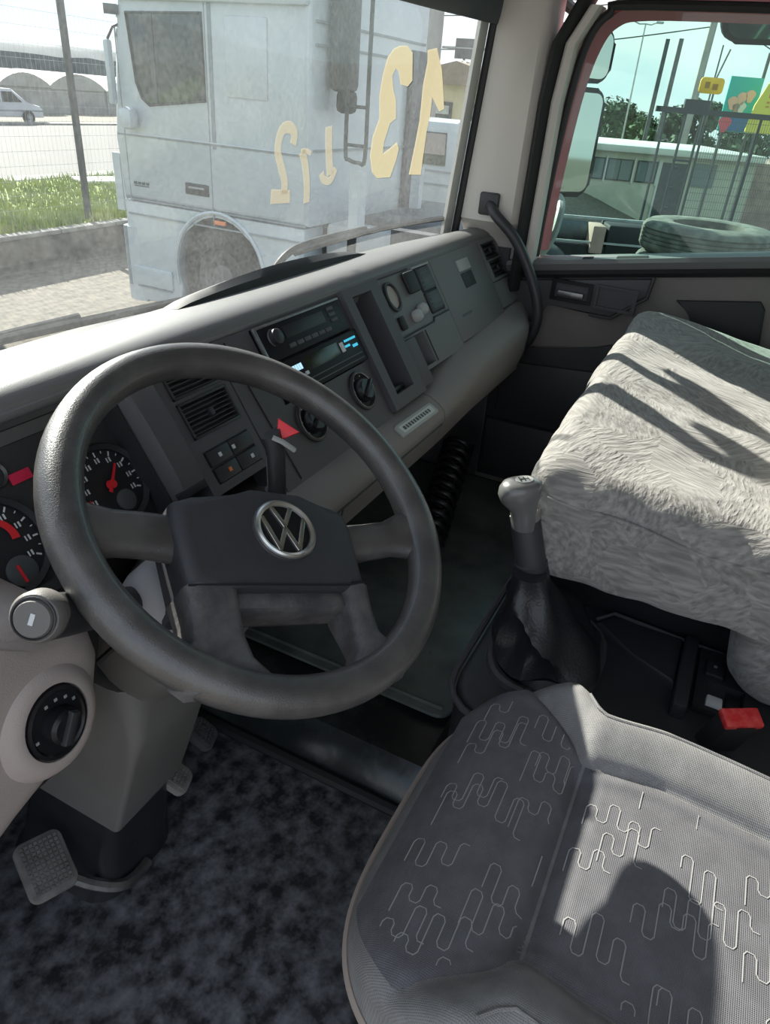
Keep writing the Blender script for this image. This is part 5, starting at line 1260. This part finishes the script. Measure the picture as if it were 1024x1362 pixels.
# door window
wp = [(5.015, 0.95), (5.72, 0.87), (5.80, 0.92), (5.86, 1.05), (5.92, 1.62), (5.02, 1.64)]
g = G(); g.prism(wp, -0.02, 0.006, 0.004, T=TX); dwn = obj('door_window', g, M['darkglass'], trk)
g = G(); g.tube([TX @ V((a, b, 0.005)) for a, b in wp], 0.014, 6, closed=True); obj('window_rubber', g, M['rubber'], dwn)
g = G(); tb(g, 5.60, 5.66, 0.90, 1.63, -0.01, 0.012); obj('window_divider', g, M['greymetal'], dwn)
# sleeper panel recess
g = G(); tb(g, 4.30, 4.76, 1.00, 1.63, -0.01, 0.014, 0.012); obj('sleeper_panel', g, M['whitepaint'], trk)
g = G(); tb(g, 5.03, 5.33, 0.105, 0.215, -0.01, 0.012, 0.012); hd = obj('door_handle', g, M['dash_dark'], trk)
g = G(); tb(g, 5.08, 5.28, 0.165, 0.185, 0.01, 0.022, 0.006); obj('handle_bar', g, M['galv'], hd)
# small dark badge, three strokes wide letters
g = G()
for k in range(4): tb(g, 5.82 + k * 0.055, 5.86 + k * 0.055, 0.125, 0.150, 0.0, 0.006)
tb(g, 5.82, 6.02, 0.108, 0.116, 0.0, 0.006); obj('door_badge', g, M['darkpost'], trk)
g = G(); tb(g, 4.84, 4.98, -0.145, -0.105, -0.02, 0.010, 0.006); obj('marker_lamp', g, M['orange'], trk)
make_wheel('wheel', V((5.36, 4.95, -0.69)), 0.51, 0.30, V((-1, 0, 0)), trk, hub='greymetal')
# mirrors at the windscreen corner
g = G(); tb(g, 5.84, 6.02, 0.64, 0.84, 0.02, 0.16, 0.06); tb(g, 6.10, 6.17, 0.84, 1.40, 0.02, 0.10, 0.03); mr = obj('mirror_housing', g, M['whitepaint'], trk)
g = G(); g.tube([TX @ V(p) for p in ((6.13, 1.40, 0.06), (6.08, 1.50, 0.03), (6.02, 1.54, -0.03))], 0.014, 6); obj('mirror_arm', g, M['darkpost'], trk)
g = G(); g.loft([[TX @ V((y, z0, n)) for y, n in ((6.0, 0.02), (6.10, 0.10), (6.14, 0.06), (6.06, -0.05))] for z0 in (1.60, 1.68)]); obj('sun_visor', g, M['greymetal'], trk)
# rear of the cab: air stack, handrail, chassis, tanks
g = G(); tb(g, 3.62, 3.84, 1.12, 2.7, -0.50, -0.25, 0.06); obj('air_stack', g, M['greymetal'], trk)
g = G(); tb(g, 3.62, 3.78, 0.95, 1.14, -0.48, -0.30, 0.05); obj('stack_duct', g, M['rubber'], trk)
g = G(); g.tube([TX @ V(p) for p in smooth_path([(3.50, 1.15, -0.05), (3.50, 0.66, -0.05), (3.46, 0.60, -0.05), (3.36, 0.585, -0.05), (3.30, 0.63, -0.05), (3.30, 1.2, -0.05), (3.30, 2.6, -0.05)], 4)], 0.018, 6)
for z in (0.72, 1.02): g.tube([TX @ V((3.30, z, -0.05)), TX @ V((3.50, z, -0.05))], 0.014, 6)
obj('handrail', g, M['darkpost'], trk)
g = G(); g.box(5.9, 6.2, 1.75, 3.87, -0.55, -0.25); g.box(6.8, 7.1, 1.75, 3.87, -0.55, -0.25); obj('chassis_rail', g, M['greymetal'], trk)
g = G(); g.box(5.35, 5.75, 2.85, 3.75, -0.75, 0.02, 0.05); obj('fuel_tank', g, M['galv'], trk)
g = G(); g.box(5.35, 5.5, 3.40, 3.50, -0.3, 0.50); g.box(6.5, 6.6, 3.3, 3.4, -0.3, 0.5); obj('deck_support', g, M['whitepaint'], trk)
g = G(); g.box(5.6, 7.2, 2.4, 3.5, -0.25, 0.10, 0.04); obj('deck_plate', g, M['greymetal'], trk)
g = G()
for z in (0.62, 1.45, 1.62): g.box(5.3, 7.6, 3.855, 3.872, z, z + 0.02)
obj('rear_rib', g, M['paintline'], trk)
make_wheel('wheel', V((5.5, 2.25, -0.69)), 0.51, 0.5, V((-1, 0, 0)), trk)
make_wheel('wheel', V((7.5, 2.25, -0.69)), 0.51, 0.5, V((1, 0, 0)), trk)
make_wheel('wheel', V((7.5, 4.95, -0.69)), 0.51, 0.30, V((1, 0, 0)), trk)

# dark post, van, pole, road sign and house behind the truck
g = G(); g.box(7.22, 7.66, 3.80, 3.868, -0.35, 1.56, 0.02)
obj('corner_panel', g, M['greymetal'], trk)['label'] = 'dark grey panel at the rear corner of the cab'
cv = thing('delivery_van', 'white delivery van with a dark side window behind the white truck', 'van', (11.8, 5.6, -1.25))
g = G(); g.prism([(4.62, -0.85), (4.62, 0.70), (4.72, 0.82), (7.4, 0.82), (8.3, 0.1), (8.9, -0.05), (8.9, -0.85)], -1.9, 0.0, 0.06, T=sideframe(11.0)); obj('body', g, M['whitepaint'], cv)
g = G(); g.prism([(4.86, 0.18), (5.28, 0.18), (5.26, 0.66), (4.88, 0.66)], 0.0, 0.02, 0, T=sideframe(11.0)); sw = obj('side_window', g, M['darkglass'], cv)
g = G(); g.prism([(4.88, 0.34), (5.26, 0.34), (5.25, 0.64), (4.89, 0.64)], 0.02, 0.03, 0, T=sideframe(11.0)); obj('window_blind', g, mat('dusty blind', (0.33, 0.28, 0.25), 0.8), sw)
g = G()
for z in (0.08, -0.12, -0.40): g.box(10.985, 11.0, 4.64, 8.6, z, z + 0.025)
obj('body_rib', g, M['paintline'], cv)
for yy_ in (5.3, 7.9): make_wheel('wheel', V((11.05, yy_, -0.88)), 0.36, 0.24, V((-1, 0, 0)), cv)
make_wheel('wheel', V((12.85, 5.3, -0.88)), 0.36, 0.24, V((1, 0, 0)), cv); make_wheel('wheel', V((12.85, 7.9, -0.88)), 0.36, 0.24, V((1, 0, 0)), cv)
g = G(); g.tube([(14.0, 6.60, -1.3), (14.0, 6.60, 8.0)], [0.19, 0.14], 12)
tag(obj('concrete_pole', g, M['pole']), 'pale concrete pole rising behind the delivery van', 'pole')
sg = thing('road_sign', 'dark grey rectangular overhead road sign beside the right pillar', 'sign', (14.2, 5.9, -1.3))
g = G(); g.box(14.18, 14.22, 5.64, 6.20, 1.82, 2.15); obj('sign_board', g, M['greymetal'], sg)
g = G(); g.box(14.165, 14.18, 5.66, 6.18, 1.985, 2.005); obj('board_joint', g, M['galv'], sg)
g = G(); g.tube([(14.25, 5.5, -1.3), (14.25, 5.5, 2.0)], 0.04, 8); g.tube([(14.25, 5.5, 2.0), (14.25, 6.5, 2.0)], 0.025, 6); obj('sign_post', g, M['galv'], sg)
hs = thing('house', 'small ochre roadside house with dark windows behind the delivery van', 'house', (24, 9.2, -2.0))
g = G(); g.box(22, 26, 7.0, 11.4, -2.2, 1.55); obj('wall', g, mat('ochre wall', (0.50, 0.42, 0.28), 0.9), hs)
g = G(); g.prism([(6.7, 1.50), (11.7, 1.50), (9.2, 2.1)], -4.4, 0.3, 0, T=sideframe(22)); obj('roof', g, mat('brown tiles', (0.22, 0.17, 0.13), 0.9), hs)
for a in (7.9, 9.3, 10.5):
    g = G(); g.box(21.95, 22.0, a, a + 0.8, 0.1, 1.05); wd = obj('window', g, M['darkpost'], hs)
    g = G(); g.box(21.93, 21.95, a + 0.08, a + 0.72, 0.72, 0.95); obj('pane', g, M['galv'], wd)

# trees
def tree(label, c, h, w, seed, n=2600):
    rnd = random.Random(seed); t = thing('tree', label, 'tree', c, 'background trees')
    c = V(c); g = G(); g.tube([c, c + V((0.05 * h, 0, h * 0.35)), c + V((0, 0.03 * h, h * 0.7))], [0.035 * h, 0.025 * h, 0.012 * h], 8); obj('trunk', g, M['bark'], t)
    bl = [(V((rnd.uniform(-w, w) * .55, rnd.uniform(-w, w) * .55, h * rnd.uniform(0.45, 0.85))), rnd.uniform(0.28, 0.5) * w) for _ in range(9)]
    g = G()
    for i in range(n):
        b, r = rnd.choice(bl); d = V((rnd.gauss(0, 1), rnd.gauss(0, 1), rnd.gauss(0, 1))).normalized() * r * rnd.uniform(0.6, 1.05)
        p = c + b + d; s = 0.030 * h * rnd.uniform(0.6, 1.3); a = V((rnd.gauss(0, 1), rnd.gauss(0, 1), rnd.gauss(0, .6))).normalized(); q = a.cross(d.normalized() + V((.01, .02, .03))).normalized()
        g.add([p - a * s, p + q * s * .6, p + a * s, p - q * s * .6], [(0, 1, 2, 3)])
    stuff(obj('crown', g, M['leaf'], t, smooth=0)); return t
tree('dark green tree beyond the road sign', (55, 21.0, -2.5), 6.0, 3.2, 1)
for i, (D, r, h, w, lb) in enumerate(((46, 11.2, 4.9, 2.0, 'dark tree left of the pale low building roof, behind the door mirror'), (50, 14.6, 4.6, 2.0, 'dark round tree above the low building left of the tall poles'), (52, 17.8, 5.6, 1.6, 'dark tree behind the pair of tall poles'), (48, 19.0, 4.4, 1.6, 'dark tree behind the yellow sign'), (56, 24.5, 4.8, 2.6, 'dark tree behind the yellow banner'), (60, 16.5, 4.6, 2.4, 'farther low tree in the middle of the window view'))):
    p = D3(D, r, -3.0); tree(lb, tuple(p), h, w, 20 + i)

# =================================================================== RIGHT SIDE: low building, fence, signs
def F3(D): return frame(D3(D, 0, 0), RV, z=-HV)      # u along the facade to the right, v up, n towards us
TB_ = F3(28.0)
bd = thing('low_building', 'low cream building with a flat roof and row of windows beyond the gate', 'building', tuple(D3(28, 8, -2.5)))
g = G(); g.box(3.0, 12.0, -2.6, -0.02, -6, 0, T=TB_); obj('wall', g, M['cream_wall'], bd)
g = G(); g.box(2.7, 12.15, -0.02, 0.20, -6.2, 0.30, 0.03, T=TB_); obj('roof_slab', g, M['whitewall'], bd)
for a, b in ((4.9, 5.7), (5.95, 6.72), (6.80, 7.72), (7.86, 8.58)):
    g = G(); g.box(a, b, -0.94, -0.24, -0.01, 0.03, T=TB_); wd = obj('window', g, M['darkpost'], bd)
    g = G(); g.box(a + .05, (a + b) / 2 - 0.02, -0.90, -0.28, 0.03, 0.035, T=TB_); g.box((a + b) / 2 + 0.02, b - .05, -0.90, -0.28, 0.03, 0.035, T=TB_); obj('pane', g, mat('grey window pane', (0.16, 0.20, 0.20), 0.15), wd)
    g = G(); g.box(b + 0.015, b + 0.075, -1.0, -0.18, 0, 0.05, T=TB_); obj('window_mullion', g, M['whitewall'], bd)
g = G(); g.box(8.72, 9.62, -2.4, -0.24, -0.01, 0.03, T=TB_); dr = obj('door', g, M['greymetal'], bd)
g = G(); g.box(8.65, 8.72, -2.4, -0.18, 0, 0.06, T=TB_); g.box(9.62, 9.69, -2.4, -0.18, 0, 0.06, T=TB_); obj('door_frame', g, M['whitewall'], bd)
g = G(); g.box(9.86, 10.66, -0.94, -0.18, -0.01, 0.03, T=TB_); obj('window', g, mat('grey shutter', (0.17, 0.20, 0.20), 0.5), bd)
g = G(); g.box(12.05, 22, -2.6, -0.05, -5, -0.6, T=TB_); rw = tag(obj('block_wall', g, M['brick_wall']), 'reddish block wall right of the low cream building', 'wall')
g = G(); g.box(-10, 2.6, -2.9, -1.9, -4, -1.0, T=TB_); tag(obj('garden_wall', g, M['cream_wall']), 'low cream wall left of the low building', 'wall')

# gate and mesh fence
TF = F3(20.0); GB = -2.0
gt = thing('steel_gate', 'dark steel gate and fence frame with thin posts in front of the low building', 'gate', tuple(D3(20, 7, GB)))
for u0, u1, top in ((6.02, 5.90, 1.30), (6.50, 6.38, 1.30), (6.90, 6.86, 1.30), (7.02, 6.98, 1.05), (8.35, 8.32, 1.30), (9.9, 9.9, 1.30)):
    g = G(); g.tube([TF @ V((u0, GB, 0)), TF @ V((u0, top, 0))], 0.035, 6); obj('fence_post', g, M['darkpost'], gt)
g = G(); g.box(5.75, 12.5, 1.24, 1.36, -0.04, 0.04, T=TF); obj('top_beam', g, M['darkpost'], gt)
g = G(); g.box(6.40, 7.0, 1.36, 1.55, -0.05, 0.05, T=TF); obj('beam_box', g, M['darkpost'], gt)
g = G(); g.box(6.45, 6.92, 0.20, 0.25, -0.02, 0.02, T=TF); obj('gate_rail', g, M['darkpost'], gt)
for z in (0.05, -0.42, -0.9):
    g = G(); g.box(6.50, 6.62, z - 0.04, z + 0.04, -0.03, 0.06, T=TF); obj('hinge', g, M['darkpost'], gt)
g = G()
for i in range(110):
    u = 7.05 + i * 0.06; g.box(u - .004, u + .004, -1.3, 1.24, -0.004, 0.0, T=TF)
for j in range(14): g.box(7.05, 13.6, -1.2 + j * 0.18 - .004, -1.2 + j * 0.18 + .004, 0, 0.004, T=TF)
stuff(obj('wire_mesh', g, M['greymetal'], gt, smooth=0))
g = G()
for i in range(9): g.box(-2.0 + i * 0.9, -1.97 + i * 0.9, GB, 0.0, 0, 0.03, T=TF)
# signs
TS2 = F3(24.0)
ys_ = thing('yellow_sign', 'small orange yellow sign on a thin pole above the gate', 'sign', tuple(D3(24, 8.4, -2.2)))
g = G(); g.prism(rrect(7.98, 8.66, 1.80, 2.20, 0.10), -0.02, 0.03, 0.01, T=TS2); sb = obj('sign_board', g, M['signyel'], ys_)
g = G(); g.box(8.12, 8.26, 1.93, 2.09, 0.03, 0.036, T=TS2); g.box(8.34, 8.50, 1.90, 2.05, 0.03, 0.036, T=TS2); obj('sign_marks', g, mat('dark sign print', (0.35, 0.16, 0.02), 0.7), sb)
g = G(); g.tube([TS2 @ V((8.45, -2.3, -0.05)), TS2 @ V((8.45, 1.8, -0.05))], 0.03, 6); g.tube([TS2 @ V((8.42, 2.2, -0.05)), TS2 @ V((8.60, 2.9, -0.05))], 0.025, 6); obj('sign_pole', g, M['greymetal'], ys_)
tbn = thing('teal_banner', 'teal advertising board with pale and red blotches above the fence', 'banner', tuple(D3(24, 9.3, -2.2)))
g = G(); g.box(8.82, 9.75, 0.90, 2.28, -0.04, 0.0, T=TS2); bn = obj('board', g, M['teal'], tbn)
g = G(); g.box(9.05, 9.75, 0.92, 1.40, 0.0, 0.01, T=TS2); obj('blue_field', g, M['blue'], bn)
for cx_, cz_, r_, mk in ((9.05, 1.62, 0.14, 'skin'), (9.28, 1.75, 0.13, 'skin'), (9.33, 1.52, 0.12, 'white_print'), (9.5, 1.82, 0.13, 'skin'), (8.98, 1.08, 0.17, 'pinkred'), (9.18, 1.50, 0.10, 'brick_wall')):
    g = G(); g.prism([(cx_ + r_ * (1 + .25 * math.sin(3 * a)) * math.cos(a), cz_ + r_ * 1.25 * math.sin(a)) for a in [i * 0.349 for i in range(18)]], 0.01, 0.016, 0, T=TS2); obj('printed_shape', g, M[mk], bn)
g = G(); g.tube([TS2 @ V((9.0, -2.3, -0.1)), TS2 @ V((9.0, 2.2, -0.1))], 0.05, 6); g.tube([TS2 @ V((9.75, -2.3, -0.1)), TS2 @ V((9.75, 2.9, -0.1))], 0.05, 6); obj('board_post', g, M['greymetal'], tbn)
TS3 = F3(23.0)
ybn = thing('yellow_banner', 'large yellow advertising board at the right edge with faint red lettering', 'banner', tuple(D3(23, 10.2, -2.2)))
g = G(); g.prism([(9.22, 0.92), (11.6, 0.92), (11.6, 2.35), (9.62, 2.35), (9.48, 2.05), (9.30, 1.60)], -0.04, 0.0, 0, T=TS3); bn = obj('board', g, M['banyel'], ybn)
g = G(); rnd = random.Random(5)
for z_, u0_, hh in ((1.84, 9.62, 0.10), (1.68, 9.60, 0.05), (1.58, 9.60, 0.04)):
    u = u0_
    while u < 11.3:
        w_ = rnd.uniform(0.05, 0.10); g.box(u, u + w_, z_ - hh / 2, z_ + hh / 2, 0.0, 0.006, T=TS3); u += w_ + 0.035
stuff(obj('lettering', g, mat('faded red print', (0.62, 0.26, 0.05), 0.8), bn, smooth=0))
g = G(); g.tube([TS3 @ V((9.6, -2.2, -0.1)), TS3 @ V((9.6, 2.2, -0.1))], 0.05, 6); g.tube([TS3 @ V((11.4, -2.2, -0.1)), TS3 @ V((11.4, 2.2, -0.1))], 0.05, 6); obj('board_post', g, M['greymetal'], ybn)
g = G(); g.prism([(1, 0.3), (1, 1.0)], 0, 1) if False else None
# poles and wires
def upole(label, D, u0, u1, z1, r, arms=True):
    T = F3(D); t = thing('utility_pole', label, 'pole', tuple(D3(D, u0, -2.6)))
    g = G(); g.tube([T @ V((u0, -2.8, 0)), T @ V((u1, z1, 0))], [r, r * 0.8], 8); obj('shaft', g, M['pole'] if arms else M['greymetal'], t)
    if arms:
        g = G(); g.box(u1 - 0.8, u1 + 0.8, z1 - 0.9, z1 - 0.78, -0.05, 0.05, T=T); obj('cross_arm', g, M['greymetal'], t)
    return t
upole('tall dark utility pole rising behind the yellow sign', 36, 11.87, 11.93, 9.5, 0.17)
upole('left of the two slim poles beside the door mirror', 36, 10.15, 10.18, 3.95, 0.11, False)
upole('right of the two slim poles beside the door mirror', 36, 10.72, 10.74, 4.0, 0.12, False)
upole('thin pale pole between the slim poles and the tall one', 36, 12.5, 12.53, 3.9, 0.04, False)
lp = thing('street_lamp', 'distant double arm street lamp above the low building', 'street lamp', tuple(D3(30, 7.6, -2.7)))
TLm = F3(36.0); g = G(); g.tube([TLm @ V((9.2, -2.8, 0)), TLm @ V((9.12, 4.4, 0))], [0.05, 0.03], 6); obj('pole', g, M['galv'], lp)
g = G(); g.tube([TLm @ V(p) for p in ((8.62, 4.46, 0), (8.87, 4.38, 0), (9.12, 4.4, 0), (9.35, 4.38, 0), (9.60, 4.48, 0))], 0.025, 6); obj('arm', g, M['galv'], lp)
for u in (8.54, 9.68):
    g = G(); g.box(u - 0.16, u + 0.16, 4.44, 4.52, -0.08, 0.08, 0.02, T=TLm); obj('lamp_head', g, M['galv'], lp)
TWr = F3(36.0)
for i, (a, b) in enumerate((((11.9, 8.3), (-8, 6.9)), ((11.9, 7.4), (-8, 5.8)), ((11.9, 6.6), (-8, 4.9)), ((11.9, 5.8), (-8, 4.0)), ((11.9, 8.6), (29, 3.3)), ((11.9, 7.9), (29, 2.1)), ((11.9, 6.9), (32, 0.8)), ((11.9, 5.0), (27, 0.7)), ((11.9, 4.5), (-8, 2.9)))):
    pts = []
    for k in range(13):
        t = k / 12; pts.append(TWr @ V((a[0] + (b[0] - a[0]) * t, a[1] + (b[1] - a[1]) * t - 0.7 * math.sin(math.pi * t), 0.0)))
    g = G(); g.tube(pts, 0.022, 4); tag(obj('overhead_wire', g, M['darkpost']), 'thin overhead wire running ' + ('topmost on the left of', 'second from the top on the left of', 'third from the top on the left of', 'fourth from the top on the left of', 'topmost on the right of', 'second from the top on the right of', 'third from the top on the right of', 'lowest on the right of', 'lowest on the left of')[i] + ' the tall utility pole', 'wire', 'overhead wires on the tall pole')
# distant dull band of shrubs and roofs behind the building
g = G(); rnd = random.Random(9)
for i in range(5000):
    u = rnd.uniform(-4, 34); z = -2.4 + rnd.random() ** 0.7 * (2.9 + 0.8 * noise.noise(V((u * 0.35, 0, 0)))); p = F3(38) @ V((u, z, rnd.uniform(-1.5, 1.5))); s = rnd.uniform(0.12, 0.26); a = V((rnd.gauss(0, 1), rnd.gauss(0, 1), rnd.gauss(0, 1))).normalized(); q = a.cross(V((.3, .5, .8))).normalized()
    g.add([p - a * s, p + q * s * .7, p + a * s, p - q * s * .7], [(0, 1, 2, 3)])
tag(stuff(obj('hedge', g, M['leaf'], smooth=0)), 'dark band of shrubs behind the low building', 'hedge')

# ---- stacked tyres just outside the passenger door
tcx = D3(7.0, 2.74, 0)
tz0 = gz(tcx.x, tcx.y)
def tyre_geo(c, r=0.58, w=0.27):
    T = Matrix.Translation(c); g = G()
    prof = [(r * 0.55, 0.01), (r * 0.60, 0.0), (r * 0.90, 0.005), (r * 0.97, 0.03), (r, 0.06)]
    for k in range(4):
        z = 0.065 + k * (w - 0.13) / 4; d = (w - 0.13) / 4
        prof += [(r, z), (r, z + d * 0.7), (r - 0.012, z + d * 0.75), (r - 0.012, z + d * 0.95)]
    prof += [(r, w - 0.06), (r * 0.97, w - 0.03), (r * 0.90, w - 0.005), (r * 0.60, w), (r * 0.55, w - 0.01), (r * 0.53, w / 2), (r * 0.55, 0.01)]
    g.lathe(prof, 48, T=T); return g
NT = 6; TH = (0.33 - tz0) / NT
names_ = ['bottom', 'second', 'third', 'fourth', 'fifth', 'topmost']
for k in range(NT):
    jx, jy = (0.0, 0.0) if k == NT - 1 else (random.uniform(-.02, .02), random.uniform(-.02, .02))
    o = obj('truck_tyre', tyre_geo(V((tcx.x + jx, tcx.y + jy, tz0 + k * TH)), w=TH - 0.002), M['oldtyre'])
    tag(o, ('weathered truck tyre lying flat, ' + ('topmost of the stack outside the passenger window' if k == NT - 1 else names_[k] + ' from the ground in the stack outside the passenger window' if k else 'bottom one of the stack outside the passenger window')), 'tyre', 'stacked truck tyres')
# ---- stripped chassis with tank left of the tyres
sc_ = thing('stripped_chassis', 'stripped truck chassis with a dark tank and red block, beside the tyre stack', 'chassis', tuple(D3(9.2, 1.9, -1.41)))
TCh = F3(9.2) @ Matrix.Translation((0, 1.14, 0)) @ Matrix.Scale(1.122, 4) @ Matrix.Translation((0, -1.14, 0))
g = G(); g.box(0.9, 2.75, -0.25, -0.13, -0.1, 0.0, T=TCh); g.box(0.9, 2.75, -0.25, -0.13, -1.0, -0.9, T=TCh); obj('frame_rail', g, M['black'], sc_)
g = G(); g.tube([TCh @ V((1.28, -0.02, -0.3)), TCh @ V((2.0, -0.04, -0.3))], 0.13, 16); obj('tank', g, M['greymetal'], sc_)
g = G(); g.box(1.98, 2.12, -0.2, 0.08, -0.3, 0.05, 0.01, T=TCh); obj('red_block', g, M['brick_wall'], sc_)
g = G(); g.box(2.15, 2.6, -0.22, 0.10, -0.4, 0.02, 0.03, T=TCh); obj('gearbox_case', g, M['black'], sc_)
g = G(); g.box(1.05, 2.7, 0.10, 0.125, -0.35, -0.31, T=TCh); g.box(1.1, 2.6, -0.10, -0.08, 0.02, 0.04, T=TCh); obj('pale_bar', g, M['galv'], sc_)
for u in (1.2, 2.45):
    for n_ in (-0.05, -0.95): make_wheel('wheel', TCh @ V((u, -0.69, n_)), 0.50, 0.26, -HV if n_ > -0.5 else HV, sc_)

# ---- exterior mirrors of our own cab
em = thing('door_mirror', 'tall black exterior door mirror seen through the passenger window', 'mirror', (1.32, 0.55, 0.92))
nrm = V((-0.62, -0.78, 0)); TMi = frame((1.305, 0.548, 1.12), nrm.cross(V((0, 0, 1))) * -1, z=nrm)
if TMi.to_3x3() @ V((0, 1, 0)) @ V((0, 0, 1)) < 0: TMi = frame((1.305, 0.548, 1.12), nrm.cross(V((0, 0, 1))), z=nrm)
g = G(); g.prism(rrect(-0.105, 0.105, -0.205, 0.075, 0.035), -0.07, 0.0, 0.012, T=TMi); g.prism(rrect(-0.10, 0.10, 0.085, 0.215, 0.035), -0.07, 0.0, 0.012, T=TMi); obj('housing', g, M['black'], em)
g = G(); g.prism(rrect(-0.092, 0.092, -0.190, 0.062, 0.026), 0.0, 0.004, 0, T=TMi); obj('main_glass', g, M['mirror'], em)
g = G(); g.prism(rrect(-0.088, 0.088, 0.096, 0.204, 0.026), 0.0, 0.004, 0, T=TMi); obj('wide_glass', g, M['mirror'], em)
g = G(); g.tube([TMi @ V((0.0, 0.23, -0.03)), V((1.20, 0.58, 1.36)), V((1.08, 0.60, 1.38))], 0.014, 8); g.tube([TMi @ V((0.0, -0.21, -0.03)), V((1.22, 0.57, 0.885)), V((1.08, 0.58, 0.87))], 0.014, 8); obj('arm', g, M['black'], em)
g = G(); g.tube(smooth_path([V((1.10, 0.53, 0.765)), V((1.12, 0.50, 0.83)), V((1.16, 0.50, 0.90)), V((1.24, 0.53, 0.92))], 4), 0.012, 8); obj('lower_bracket', g, M['galv'], em)
km = thing('kerb_mirror', 'black framed kerb mirror at the upper right corner outside the door window', 'mirror', (1.19, 0.11, 1.31))
TKm = frame((1.19, 0.09, 1.405), (0.25, -0.97, 0.03), z=(-0.85, -0.25, -0.45))
g = G(); g.prism(rrect(-0.12, 0.12, -0.115, 0.115, 0.045), -0.05, 0.0, 0.014, T=TKm); obj('housing', g, M['black'], km)
g = G(); g.prism(rrect(-0.105, 0.105, -0.100, 0.100, 0.036), 0.0, 0.004, 0, T=TKm); obj('convex_glass', g, M['mirror'], km)
g = G(); g.tube([V((1.20, 0.09, 1.47)), V((1.12, 0.09, 1.55)), V((1.075, 0.09, 1.56))], 0.014, 8); obj('arm', g, M['black'], km)

# ---- wipers outside the windscreen
def wiper(label, arm, blade):
    t = thing('windscreen_wiper', label, 'wiper', tuple(arm[0]))
    g = G(); g.tube(smooth_path(arm, 4), 0.0075, 8, flat=0.6); obj('wiper_arm', g, M['dash_dark'], t)
    g = G(); g.tube(blade, 0.007, 6); obj('wiper_blade', g, M['rubber'], t)
    return t
wiper('black wiper arm crossing the right half of the windscreen', [wpt(0.30, 0.765, -0.06), wpt(0.315, 0.80, -0.05), wpt(0.36, 0.838, -0.04), wpt(0.45, 0.853, -0.03), wpt(0.62, 0.862, -0.02)], [wpt(0.34 + 0.62 * i / 12, 0.842 + 0.022 * i / 12 + 0.004 * math.sin(math.pi * i / 12), -0.014) for i in range(13)])
wiper('black wiper lying along the lower left of the windscreen', [wpt(-0.50, 0.765, -0.06), wpt(-0.47, 0.80, -0.05), wpt(-0.40, 0.822, -0.035), wpt(-0.22, 0.824, -0.02)], [wpt(-0.46 + 0.46 * i / 10, 0.832 - 0.024 * i / 10, -0.014) for i in range(11)])
